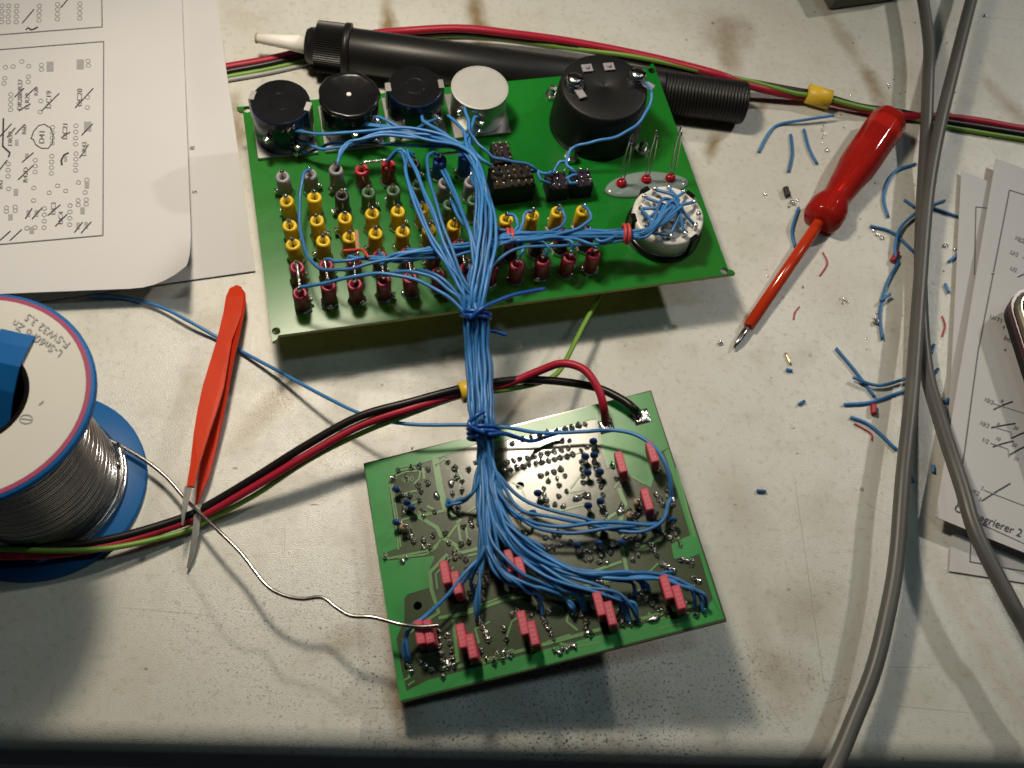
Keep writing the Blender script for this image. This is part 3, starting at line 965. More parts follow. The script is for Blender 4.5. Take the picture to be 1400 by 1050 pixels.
# light-emitting diodes in their blob of glue
b = MB()
gu, gv = puv(883, 252, 0.5)
nn = 40
levels = [(1.0, 0.05), (.97, .5), (.85, 1.1), (.55, 1.6), (.0, 1.7)]
vs, fs = [], []
for (k, h) in levels:
    for i in range(nn):
        a = 2 * math.pi * i / nn
        r_ = 1 + .10 * math.sin(2 * a + .6) + .06 * math.sin(3 * a)
        vs.append(P(gu + 14.8 * k * r_ * math.cos(a), gv - 0.6 * math.cos(a) * k + 5.9 * k * r_ * math.sin(a), h))
for r_ in range(len(levels) - 1):
    for i in range(nn):
        j = (i + 1) % nn
        fs.append((r_ * nn + i, r_ * nn + nn + i, r_ * nn + nn + j, r_ * nn + j))
fs.append(tuple(range(nn)))
b.add(vs, fs, True)
b.build('glue_blob', M['glue'], panel)
for (px, py, lx, ly, hh) in ((850, 249, 864, 188, 23), (884, 244, 900, 178, 24), (917, 242, 933, 172, 25)):
    u, v = puv(px, py, 2.5)
    b = MB()
    b.lathe(P(u, v, .3), Z, [(1.9 * mm, 0), (1.9 * mm, 1.8 * mm), (1.6 * mm, 2.7 * mm), (.8 * mm, 3.3 * mm), (0, 3.4 * mm)], 16)
    led = b.build('led', M['led'], panel)
    top = at(lx, ly, ZP + hh * mm)
    for s in (-1, 1):
        b = MB()
        a0 = P(u + s * .6, v, 3.0)
        e = top + pu * s * .0005 - Z * (.003 if s > 0 else 0)
        b.tube(spline([a0, a0.lerp(e, .5) + pu * .0004 * s, e], 5), .00030, 6)
        b.build('lead', M['steel'], led)

# rotary switch with white wafer
ru, rv = puv(914, 293, 10)
b = MB()
b.lathe(P(ru, rv, 0), Z, [(13.4 * mm, 0), (13.4 * mm, 2.4 * mm), (12.4 * mm, 2.9 * mm), (0, 2.9 * mm)], 40)
sw = b.build('switch_body', M['black'], panel)
b = MB()
b.lathe(P(ru, rv, 2.9), Z, [(12.3 * mm, 0), (12.3 * mm, 6.4 * mm), (11.9 * mm, 7.0 * mm), (10.5 * mm, 7.1 * mm), (9.5 * mm, 6.3 * mm), (5 * mm, 6.2 * mm), (4.6 * mm, 7.4 * mm), (3.2 * mm, 7.5 * mm), (3.0 * mm, 6.4 * mm), (0, 6.4 * mm)], 44)
b.build('wafer', M['white'], sw)
for a in (-60, 35, 178, 115):
    d = pu * math.cos(math.radians(a)) + pv * -math.sin(math.radians(a))
    b = MB()
    b.box(P(ru, rv, 6.2) + d * .0124, d, Z.cross(d), Z, .0009, .0017, .0041, .0002)
    b.build('clip', M['black'], sw)
LUGS = []
for i in range(12):
    a = math.radians(15 + 30 * i)
    d = pu * math.cos(a) + pv * -math.sin(a)
    b = MB()
    p = P(ru, rv, 9.4) + d * .0100
    b.box(p + Z * .0013, d, Z.cross(d), Z, .00028, .0009, .0019, .00008)
    b.lathe(p + Z * .0024, d + Z, [(0, -.001), (.0009, -.0004), (.0009, .0005), (0, .0011)], 8)
    b.build('solder_lug', M['tin'], sw)
    LUGS.append(p + Z * .0024)
for i in range(4):
    a = math.radians(50 + 90 * i)
    d = pu * math.cos(a) + pv * -math.sin(a)
    b = MB()
    b.lathe(P(ru, rv, 9.2) + d * .0058, Z, [(.0008, 0), (.0008, .0018), (.0010, .0022), (0, .003)], 8)
    b.build('inner_pin', M['tin'], sw)
b = MB()
b.lathe(P(ru, rv, -19), Z, [(8 * mm, 0), (9 * mm, 1 * mm), (10 * mm, 17.5 * mm)], 24)
b.build('knob', M['black'], sw)

# meter wire and small links: soldered to the panel only
WR = 0.00057
def wire(parent, pts, r=WR, m=None, name='wire', n=8, sub=7):
    b = MB()
    p = spline(pts, sub)
    ph = [random.uniform(0, 6.28) for _ in range(6)]
    for i in range(1, len(p) - 1):
        k = min(1.0, i / 6, (len(p) - 1 - i) / 6) * 0.00019
        p[i] = p[i] + V((math.sin(i * .31 + ph[0]) + .6 * math.sin(i * .83 + ph[1]), math.sin(i * .37 + ph[2]) + .6 * math.sin(i * .71 + ph[3]), math.sin(i * .29 + ph[4]) + .6 * math.sin(i * .9 + ph[5]))) * k
    b.tube(p, r, n)
    return b.build(name, m or M['blue'], parent)
wire(panel, [atz(882, 113, 41), atz(889, 122, 40), atz(890, 140, 38), atz(878, 163, 36), atz(850, 183, 34), atz(815, 194, 32), atz(790, 199, 30), atz(779, 206, 29), atz(775, 222, 29), atz(784, 234, 29), atz(788, 238, 27)], name='meter_wire')
wire(panel, [atz(775, 222, 29), atz(765, 222, 29), atz(760, 230, 28), atz(757, 237, 27)], name='link_wire')
wire(panel, [atz(788, 239, 28), atz(777, 241, 29), atz(779, 250, 28), atz(788, 250, 27)], name='link_wire')

# ------------------------------------------------------------------ lower circuit board (tilted, parts side down)
BTL, BTR, BBL = V((-0.0184, 0.1266, 0.004)), V((0.0713, 0.1469, 0.024)), V((-0.0032, 0.0522, 0.0095))
bu = (BTR - BTL)
BWID = bu.length
bu.normalize()
BN = bu.cross(BTL - BBL).normalized()
bv = bu.cross(BN)                               # towards the front edge
BDEP = abs((BBL - BTL).dot(bv))
RB = Matrix((bu, -bv, BN)).transposed().to_quaternion()
BO = BTL
def B(px, py, h=0.0):
    """point h millimetres above the board that the photograph shows at px, py"""
    return on_plane(px, py, BO + BN * h * mm, BN)
bc = BTL + bu * BWID / 2 + bv * BDEP / 2
board = thing('circuit_board', V((bc.x, bc.y, 0)), 'smaller green circuit board, solder side up, tilted, with pink capacitors', 'circuit board')
b = MB()
b.box(bc - BN * .0008, bu, bv, -BN, BWID / 2, BDEP / 2, .0008)
plate2 = b.build('board_substrate', M['body'], board)
plate2.data.materials.append(M['fr4'])
for f in plate2.data.polygons:
    if abs(f.normal.dot(BN)) < 0.5:
        f.material_index = 1
drill(plate2, [B(571, 828), B(711, 664)], BN, 0.0013)

def patch(poly, m, name, h0=0.0, h1=0.12):
    pts = [B(*p) for p in poly]
    # make counter clockwise about BN
    area = sum((pts[i] - pts[0]).cross(pts[(i + 1) % len(pts)] - pts[0]).dot(BN) for i in range(len(pts)))
    if area < 0:
        pts.reverse()
    b = MB()
    b.prism(pts, BN, h0 * mm + .00001, h1 * mm)
    return b.build(name, m, board)
def bq(u, v):
    """pixel-free board coordinate: millimetres from the back left corner"""
    return BO + bu * u * mm + bv * v * mm
pours = [
    [(498.5, 635), (655, 595.5), (655, 606), (594, 628), (572, 635), (546, 641), (530.5, 660), (543, 750), (526, 757), (528, 767), (595, 760), (586, 783), (587, 804), (557, 813), (553, 818), (553, 848), (542, 873), (549, 915), (556, 945), (547, 958)],
    [(817, 553), (889, 535.5), (914, 613), (904, 617), (890, 667), (863, 651), (846, 640), (833, 640), (822, 600)],
    [(655, 595.5), (817, 553), (818, 572), (790, 578), (735, 592), (700, 601), (655, 606)],
    [(547, 958), (556, 945), (585, 930), (700, 900), (845, 862), (962, 833), (975, 820), (990, 846), (770, 903)],
    [(914, 613), (990, 846), (976, 824), (956, 757), (946, 762), (930, 768), (921, 763), (918, 745), (925, 740), (944, 732), (926, 672), (916, 640), (908, 618)],
]
for pl in pours:
    patch(pl, M['pour'], 'copper_pour')
traces = [
    ([(594, 628), (600, 665), (609, 698)], 1.5), ([(598, 627), (604, 662), (612, 696)], .5), ([(609, 698), (582, 704), (572, 700)], .8), ([(609, 698), (630, 711), (612, 735)], .8), ([(572, 706), (598, 722), (604, 735), (624, 746), (626, 757)], 1.2),
    ([(602, 740), (590, 752), (565, 757), (530, 764)], .7), ([(604, 735), (596, 750), (582, 758), (545, 763)], .6), ([(626, 712), (630, 740)], .8), ([(637, 720), (640, 742)], .6),
    ([(533, 662), (541, 712), (545, 752)], .5), ([(536, 661), (544, 712), (548, 748)], .4), ([(548, 643), (566, 639), (575, 645), (573, 655), (566, 662)], .6), ([(541, 651), (556, 645), (570, 644)], .5), ([(578, 640), (580, 655)], .7),
    ([(553, 675), (570, 671)], .6), ([(560, 690), (575, 684)], .6), ([(584, 692), (594, 697)], .8), ([(548, 712), (570, 705), (590, 701)], .6), ([(595, 638), (606, 628), (612, 629)], .5),
    ([(626, 757), (655, 750), (662, 748)], 1.0), ([(612, 758), (588, 783), (590, 806), (600, 838), (580, 850)], 1.1), ([(617, 762), (596, 785), (598, 806)], .5), ([(620, 775), (610, 790)], .4),
    ([(600, 845), (640, 838), (690, 820), (720, 815)], 1.0), ([(640, 834), (690, 815), (715, 810)], .5), ([(590, 850), (570, 858), (555, 870), (560, 925)], .8), ([(620, 848), (626, 905)], 1.0), ([(625, 912), (700, 893), (830, 858), (955, 826)], 1.0),
    ([(660, 908), (700, 888), (706, 892)], .6), ([(765, 880), (790, 884), (820, 878)], .6), ([(886, 838), (898, 848), (915, 842), (920, 836)], .7), ([(748, 878), (780, 868)], .7), ([(782, 800), (775, 850), (790, 862)], .7),
    ([(870, 790), (890, 780), (900, 770)], .5), ([(876, 748), (905, 738)], .6), ([(848, 720), (850, 700), (855, 690), (846, 668)], 1.3), ([(845, 700), (832, 708), (826, 716)], .9), ([(852, 650), (840, 668)], .5), ([(862, 651), (882, 662)], .5),
    ([(780, 668), (795, 648)], .6), ([(778, 674), (800, 669)], .5), ([(760, 700), (800, 690)], .5), ([(730, 640), (760, 625), (800, 618)], .4), ([(700, 660), (712, 665), (722, 690)], .4), ([(688, 604), (705, 590)], .4),
    ([(815, 560), (820, 600), (832, 640)], .6), ([(850, 745), (855, 770), (858, 785)], 1.0), ([(800, 785), (850, 768)], .8), ([(755, 812), (850, 790)], .8), ([(775, 822), (830, 808)], .5), ([(845, 640), (848, 660)], .5),
    ([(925, 640), (950, 735)], .6), ([(640, 760), (665, 755), (700, 745)], .6), ([(640, 700), (655, 690), (660, 670)], .5), ([(625, 640), (632, 655), (628, 670)], .5), ([(655, 880), (650, 860), (670, 850)], .6), ([(690, 880), (700, 850), (720, 835)], .5), ([(900, 860), (960, 844)], .4), ([(553, 930), (562, 925)], .5), ([(558, 937), (567, 931)], .5)]
for (pl, w) in traces:
    b = MB()
    b.ribbon([B(*p) + BN * .00002 for p in pl], w * mm, BN, .00016)
    b.build('copper_trace', M['trace'], board)
text_on(board, 'copper_mark', '990', 551, 662, (0.97, -0.24), 11, lambda x, y: B(x, y), BN, M['trace'], up=(-0.24, -0.97))

# solder joints
def joint_mesh(seed):
    rr = random.Random(seed)
    b = MB()
    k1, k2 = rr.uniform(0, 6), rr.uniform(0, 6)
    lean = V((rr.uniform(-.3, .3), rr.uniform(-.3, .3), 1))
    b.lathe(V((0, 0, 0)), Z, [(1.0 * mm, 0), (1.0 * mm, .3 * mm), (.78 * mm, .75 * mm), (.45 * mm, 1.1 * mm), (0, 1.2 * mm)], 10, True, wob=lambda t, h: 1 + .12 * math.sin(2 * t + k1) + .08 * math.sin(3 * t + k2))
    b.lathe(V((0, 0, .0008)), lean, [(.28 * mm, 0), (.27 * mm, .9 * mm + rr.random() * mm * .5), (0, 1.1 * mm + rr.random() * .5 * mm)], 6, False)
    return b.mesh('joint', V((0, 0, 0)), M['tin'])
JM = [joint_mesh(i) for i in range(5)]
joints = []
def row(a, c, n, j=0.6):
    for i in range(n):
        f = i / max(1, n - 1)
        joints.append((a[0] + (c[0] - a[0]) * f + random.uniform(-j, j), a[1] + (c[1] - a[1]) * f + random.uniform(-j, j)))
row((692, 632), (777, 613), 10); row((690, 644), (783, 622), 12); row((688, 612), (700, 606), 3); row((703, 603), (760, 590), 6); row((764, 588), (800, 580), 5)
row((739, 650), (767, 642), 4); row((750, 658), (772, 650), 3); row((743, 668), (747, 692), 4); row((760, 660), (774, 672), 4); row((758, 690), (764, 678), 2); row((750, 697), (770, 692), 3)
row((545, 643), (562, 640), 2); row((556, 652), (563, 647), 2); row((538, 655), (544, 650), 2); row((573, 637), (586, 642), 2)
row((550, 676), (552, 695), 3); row((573, 664), (584, 661), 3); row((576, 672), (572, 690), 4); row((578, 699), (580, 712), 3); row((594, 700), (598, 696), 2); row((560, 678), (548, 715), 4)
row((556, 725), (566, 740), 3); row((579, 749), (588, 747), 2); row((527, 761), (531, 760), 2); row((550, 767), (556, 763), 2); row((592, 732), (594, 736), 2); row((608, 729), (614, 742), 3); row((630, 744), (641, 741), 3)
row((612, 632), (622, 640), 3); row((624, 652), (636, 662), 4); row((640, 642), (650, 632), 3); row((618, 675), (632, 671), 3); row((630, 684), (624, 700), 4); row((643, 712), (654, 716), 3); row((634, 720), (645, 718), 3); row((622, 755), (637, 765), 3)
row((612, 765), (632, 762), 3); row((638, 778), (646, 792), 4); row((648, 800), (640, 815), 4); row((655, 780), (668, 788), 4); row((630, 805), (645, 812), 3); row((662, 800), (660, 820), 3)
row((553, 875), (562, 918), 7); row((600, 862), (606, 925), 7); row((575, 905), (590, 915), 3); row((612, 868), (622, 910), 5); row((655, 845), (670, 880), 6); row((657, 890), (668, 905), 4)
row((676, 904), (698, 896), 3); row((674, 908), (696, 900), 3); row((688, 860), (694, 880), 4); row((742, 845), (757, 872), 5); row((700, 840), (708, 835), 2); row((736, 832), (738, 842), 2); row((727, 840), (750, 836), 4)
row((758, 889), (780, 884), 3); row((760, 894), (783, 889), 3); row((800, 858), (810, 872), 4); row((795, 840), (802, 850), 3); row((785, 838), (800, 836), 2); row((848, 838), (852, 860), 4); row((862, 853), (874, 850), 3)
row((866, 812), (873, 818), 3); row((876, 810), (892, 825), 5); row((896, 830), (910, 838), 4); row((936, 825), (940, 845), 4); row((952, 840), (966, 832), 4); row((906, 772), (920, 780), 3); row((930, 765), (945, 768), 3); row((950, 790), (955, 795), 2)
row((790, 755), (845, 742), 8); row((800, 765), (835, 755), 6); row((855, 738), (870, 735), 3); row((890, 745), (897, 758), 3); row((872, 758), (865, 765), 2); row((780, 740), (786, 752), 3)
row((795, 617), (803, 612), 2); row((795, 632), (798, 660), 4); row((812, 632), (822, 665), 5); row((822, 650), (826, 690), 4); row((786, 682), (800, 678), 3); row((830, 695), (828, 712), 3)
row((838, 637), (843, 654), 2); row((857, 655), (850, 657), 2); row((893, 637), (903, 645), 4); row((897, 675), (905, 690), 5); row((890, 690), (900, 712), 5); row((912, 668), (920, 690), 5); row((850, 692), (870, 705), 5); row((872, 700), (882, 690), 3)
row((900, 722), (915, 735), 5); row((880, 730), (872, 745), 4); row((920, 722), (930, 745), 4); row((848, 726), (862, 722), 3); row((690, 780), (700, 795), 4); row((705, 752), (690, 760), 3); row((720, 790), (735, 800), 4); row((745, 735), (770, 728), 5); row((765, 745), (740, 752), 4); row((712, 706), (730, 715), 4); row((700, 724), (718, 730), 3); row((805, 790), (830, 800), 4); row((830, 812), (855, 818), 3); row((750, 770), (742, 782), 3)
keep = []
def free(x, y, d):
    return all((x - a) ** 2 + (y - c) ** 2 > d * d for a, c in keep)
for (x, y) in joints:
    if free(x, y, 7.2):
        keep.append((x, y))
zones = [(545, 650, 640, 745), (600, 740, 660, 830), (560, 870, 660, 925), (650, 830, 780, 895), (780, 800, 900, 870), (780, 700, 900, 770), (840, 680, 925, 760), (690, 700, 780, 800), (890, 770, 960, 840), (690, 585, 810, 640), (785, 600, 830, 700)]
tries = 0
while len(keep) < 292 and tries < 6000:
    tries += 1
    a = zones[tries % len(zones)]
    x, y = random.uniform(a[0], a[2]), random.uniform(a[1], a[3])
    if free(x, y, 9.0):
        keep.append((x, y))
        x2, y2 = x + random.choice((-1, 1)) * 10, y - random.uniform(-2, 3)
        if free(x2, y2, 7.5) and x2 < 960:
            keep.append((x2, y2))
joints = keep
for i, (x, y) in enumerate(joints[:300]):
    q = put('solder_joint', JM[i % 5], B(x, y, 0.1), board, RB @ Matrix.Rotation(random.uniform(0, 6.28), 3, 'Z').to_quaternion())
    s = random.uniform(.75, 1.08)
    q.scale = (s, s * random.uniform(.8, 1.1), s * random.uniform(.8, 1.35))
if len(joints) > 300:
    b = MB()
    for (x, y) in joints[300:]:
        b.lathe(B(x, y, 0.1), BN, [(.8 * mm, 0), (.7 * mm, .3 * mm), (.4 * mm, .9 * mm), (0, 1.2 * mm)], 8)
    o = b.build('solder_joints', M['tin'], board)
    o['kind'] = 'stuff'
# larger solder pools and bright lap joints
for (x, y, a, c) in [(894, 847, 3.2, 1.4), (805, 866, 2.4, 1.2), (617, 661, 1.5, 1.8), (597, 678, 1.5, 1.8), (645, 718, 1.2, 1.2), (789, 681, 1.4, 1.6), (805, 678, 1.2, 1.4), (848, 700, 1.6, 1.8), (668, 790, 1.4, 2.4), (612, 908, 1.6, 2.2), (918, 681, 1.5, 3.0), (765, 893, 1.1, 1.6), (775, 888, 1.1, 1.6), (786, 884, 1.1, 1.6), (676, 905, 1.1, 1.6), (688, 902, 1.1, 1.6), (697, 897, 1.1, 1.7), (945, 768, 1.2, 2.0), (906, 772, 1.4, 1.2), (920, 781, 1.3, 1.1)]:
    b = MB()
    ph = random.uniform(0, 6)
    lv = [(1.0, 0.05), (.92, .45), (.6, .85), (.25, 1.0), (0, 1.02)]
    nn = 14
    vs, fs = [], []
    p0 = B(x, y, 0.1)
    for (k, h) in lv:
        for i in range(nn):
            t_ = 2 * math.pi * i / nn
            w = 1 + .14 * math.sin(2 * t_ + ph) + .1 * math.sin(3 * t_ + ph)
            vs.append(p0 + bu * a * mm * .75 * k * w * math.cos(t_) + bv * c * mm * .75 * k * w * math.sin(t_) + BN * h * mm)
    for r_ in range(len(lv) - 1):
        for i in range(nn):
            j = (i + 1) % nn
            fs.append((r_ * nn + i, r_ * nn + nn + i, r_ * nn + nn + j, r_ * nn + j))
    b.add(vs, fs, True)
    b.build('solder_pool', M['tin'], board)
# square supply pads with lumpy solder
for (x, y, w) in ((877, 570, 5.0), (829, 583, 4.6)):
    p0 = B(x, y, 0.1)
    b = MB()
    k = 12
    vs, fs = [], []
    for i in range(k + 1):
        for j in range(k + 1):
            ed = min(i, j, k - i, k - j) / 2
            vs.append(p0 + bu * (i / k - .5) * w * mm + bv * (j / k - .5) * w * mm + BN * mm * (.06 + min(1, ed) * (.55 + .35 * math.sin(i * 1.7 + j) * math.cos(j * 1.9 - i * .4) + random.uniform(0, .3))))
    for i in range(k):
        for j in range(k):
            a = i * (k + 1) + j
            fs.append((a, a + 1, a + k + 2, a + k + 1))
    b.add(vs, fs, True)
    b.build('supply_pad', M['tin'], board)

# pink film capacitors standing on two legs
caps = [(608, 782, 0), (623.5, 796, 0), (573, 864, 0), (585.5, 863, 0), (630.5, 869, 0), (644, 883, 0), (714.5, 851, 0), (728.5, 865, 0), (819, 825, 0), (834, 838, 0), (911, 802, 0), (928, 816, 0), (697, 766, 0), (711, 776, 0), (848.5, 631, 0), (891.5, 617, 0), (884.5, 682, 0)]
for i, (x, y, s) in enumerate(caps):
    h = 9.0
    c0 = B(x, y, h)
    b = MB()
    b.box(c0 - BN * .0036, bu, bv, -BN, .00125, .0035, .0036, .0003)
    cp = b.build('capacitor', M['pink'], board)
    for sy in (-1, 1):
        b = MB()
        b.tube([c0 - BN * .0068 + bv * sy * .0025, c0 - BN * .0089 + bv * sy * .0025], .00032, 6)
        b.build('leg', M['tin'], cp)
    b = MB()
    for k in (-2.0, -0.7, 0.6, 1.9):
        for q in (-.35, .35):
            b.box(c0 + bv * k * mm + bu * q * mm + BN * .00003, bu, bv, -BN, .00015, .00026, .00003)
    b.build('print_mark', M['pinkp'], cp)
# small blue parts and resistors on edge
for (x, y) in [(541, 668), (556, 686), (562, 693), (541, 713), (811, 602), (800, 623), (812, 621), (803, 645), (820, 644), (804, 690), (821, 684), (789, 744), (818, 742), (850, 741), (735, 673), (728, 700), (806, 712), (822, 716), (920, 710)]:
    p0 = B(x, y, 4.2)
    b = MB()
    b.lathe(p0 - BN * .0018, BN, [(0, -.5 * mm), (.75 * mm, -.2 * mm), (1.05 * mm, .6 * mm), (1.0 * mm, 1.9 * mm), (.6 * mm, 2.6 * mm), (0, 2.8 * mm)], 12, wob=lambda t, h: 1 + .22 * math.cos(2 * t))
    part = b.build('blue_component', M['bluecap'], board)
    b = MB()
    d = (bu * random.uniform(-1, 1) + bv).normalized()
    for s in (-1, 1):
        b.tube([p0 - BN * .0016 + d * s * .0005, p0 - BN * .0041 + d * s * .0013], .00028, 5)
    b.build('legs', M['tin'], part)
for (x, y, dx) in [(552, 722, 1), (871, 688, 0), (861, 706, 1)]:
    p0 = B(x, y, 2.6)
    b = MB()
    b.lathe(p0 - BN * .0018, BN, [(.4 * mm, 0), (1.1 * mm, .3 * mm), (.95 * mm, 1.2 * mm), (.95 * mm, 2.4 * mm), (1.1 * mm, 3.2 * mm), (.3 * mm, 3.6 * mm)], 10)
    r_ = b.build('resistor', M['beige'], board)
    b = MB()
    b.tube([p0 + BN * .0017, p0 + BN * .0024 + bu * .0008, p0 + BN * .0012 + bu * .0018, p0 - BN * .0026 + bu * .0018], .00027, 5)
    b.build('lead', M['tin'], r_)
# component side, below: what the board rests on
def under(u, v, w, d, m, nm):
    top = bq(u, v) - BN * .0016
    h = max(.0012, (top.z - 0.0002) / BN.z * 0.97)
    b = MB()
    b.box(top - BN * h / 2, bu, bv, -BN, w / 2 * mm, d / 2 * mm, h / 2, .0001)
    b.build(nm, m, board)
under(6, 8, 6, 10, M['black'], 'chip')
under(10, 62, 8, 12, M['black'], 'chip')
under(70, 40, 14, 30, M['blackm'], 'transformer')
under(40, 22, 18, 7, M['black'], 'chip')

# ------------------------------------------------------------------ blue wiring harness between the two boards
har = thing('wiring_harness', atz(655, 500, 0), 'thick bundle of blue wires tied together joining panel and circuit board', 'wire bundle')
GUIDE = [(664, 300, 40), (662, 345, 40), (654, 392, 39), (650, 430, 36), (652, 480, 30), (656, 530, 28), (659, 565, 28), (661, 592, 27)]
GW = [atz(*g) for g in GUIDE]
offs = []
for r_, k in ((0, 1), (1.42, 6), (2.75, 11), (3.75, 10)):
    for i in range(k):
        a = 2 * math.pi * (i + .3 * r_) / k
        offs.append((r_ * math.cos(a), r_ * .72 * math.sin(a)))
def trunk(i, start=0, end=8):
    ox, oz = offs[i % len(offs)]
    res = []
    for k in range(start, end):
        tw = 0.12 * k
        x = ox * math.cos(tw) - oz * math.sin(tw)
        z = ox * math.sin(tw) + oz * math.cos(tw)
        s = (1.12, 1.1, 1.0, .92, .98, 1.0, 1.0, .86)[k]
        res.append(GW[k] + X * x * s * mm + Z * z * s * mm)
    return res
TOPJ = lambda k: atz(650 + random.uniform(-9, 7), 226 + random.uniform(-5, 5), 38 + random.uniform(-2, 3))
def a_tail(k):
    return [atz(628 + random.uniform(-8, 6), 192 + random.uniform(-7, 8), 36 + random.uniform(-2, 2)), TOPJ(k)]
# sources: (points, first trunk index)
src = []
src += [([atz(374, 177, 30), atz(392, 176, 31), atz(430, 183, 32), atz(480, 181, 34), atz(540, 180, 35), atz(590, 184, 36)], 'a'),
        ([atz(400, 190, 26), atz(420, 195, 27), atz(443, 205, 28), atz(475, 199, 31), atz(505, 188, 33), atz(555, 183, 35), atz(600, 187, 36)], 'a'),
        ([atz(403, 205, 23), atz(420, 209, 23), atz(438, 202, 26), atz(462, 196, 29), atz(520, 196, 31), atz(585, 200, 33)], 'a'),
        ([atz(482, 168, 30), atz(500, 171, 31), atz(535, 176, 33), atz(580, 184, 35)], 'a'),
        ([atz(512, 160, 32), atz(525, 163, 33), atz(552, 176, 34), atz(595, 189, 35)], 'a'),
        ([SP('A', 2, 12), atz(468, 203, 33), atz(485, 192, 34), atz(530, 185, 35), atz(585, 192, 36)], 'a'),
        ([atz(576, 157, 31), atz(580, 167, 33), atz(600, 177, 35)], 'a'),
        ([atz(598, 162, 29), atz(585, 168, 31), atz(570, 178, 33), atz(590, 196, 35)], 'a'),
        ([atz(612, 158, 33), atz(622, 165, 34), atz(632, 178, 36)], 'a'),
        ([atz(635, 147, 33), atz(638, 160, 34), atz(641, 178, 36)], 'a'),
        ([atz(657, 159, 29), atz(648, 163, 31), atz(643, 178, 34)], 'a'),
        ([atz(653, 176, 25), atz(646, 185, 29), atz(645, 200, 34)], 'a')]
src += [([SP('A', 4, 12), atz(545, 208, 35), atz(552, 215, 37), atz(557, 245, 40), atz(585, 310, 42), atz(610, 355, 42), atz(632, 392, 40)], 3),
        ([SP('A', 5, 12), atz(556, 208, 36), atz(568, 232, 39), atz(590, 285, 42), atz(612, 345, 42), atz(634, 390, 40)], 3),
        ([SP('A', 6, 12), atz(590, 209, 35), atz(583, 220, 38), atz(592, 260, 42), atz(610, 320, 43), atz(632, 380, 41)], 3),
        ([atz(608, 232, 32), atz(622, 260, 37), atz(638, 310, 42), atz(648, 360, 41)], 3),
        ([SP('B', 6, 12), atz(620, 262, 36), atz(636, 300, 41), atz(650, 350, 41)], 3),
        ([SP('C', 6, 12), atz(627, 287, 35), atz(640, 315, 39), atz(648, 360, 40)], 3),
        ([SP('A', 7, 12), atz(645, 230, 36), atz(652, 270, 39)], 0), ([SP('B', 7, 12), atz(650, 258, 36), atz(657, 285, 38)], 0), ([SP('C', 7, 12), atz(655, 285, 35)], 1)]
src += [([SP('F', 0, 12), atz(420, 391, 33), atz(450, 386, 36), atz(500, 375, 39), atz(550, 378, 41), atz(595, 395, 41), atz(628, 420, 39)], 4),
        ([SP('F', 3, 12), atz(545, 371, 37), atz(580, 375, 40), atz(612, 395, 40), atz(634, 420, 38)], 4),
        ([SP('F', 4, 12), atz(575, 369, 37), atz(600, 378, 40), atz(622, 398, 39)], 3),
        ([SP('F', 6, 12), atz(643, 368, 35), atz(642, 385, 37)], 3),
        ([atz(905, 306, 34), atz(880, 322, 32), atz(830, 333, 32), atz(770, 335, 33), atz(722, 338, 34), atz(685, 352, 37), atz(665, 378, 39)], 3)]
for k in range(5):
    y0 = 316 + k * 2.2
    src.append(([LUGS[(k * 2 + 1) % 12], P(ru, rv, 14 + .6 * k) + pu * random.uniform(-.002, .003) + pv * random.uniform(-.002, .003), atz(885, 313 + k * 1.6, 34 + k % 2), atz(855, 317 + k * 1.8, 31 + k % 3), atz(800, y0 - 1, 31 + k % 3), atz(745, y0 + 2, 32 + k % 3), atz(697, y0 + 4, 34 + k % 2), atz(674, 335 + k * 2, 37)], 2))
for k in range(7):
    base = src[[0, 3, 5, 12, 13, 15, 17][k]]
    src.append(([p + V((random.uniform(-.0012, .0012), random.uniform(-.0014, .0014), random.uniform(-.0012, .001))) for p in base[0]], base[1]))
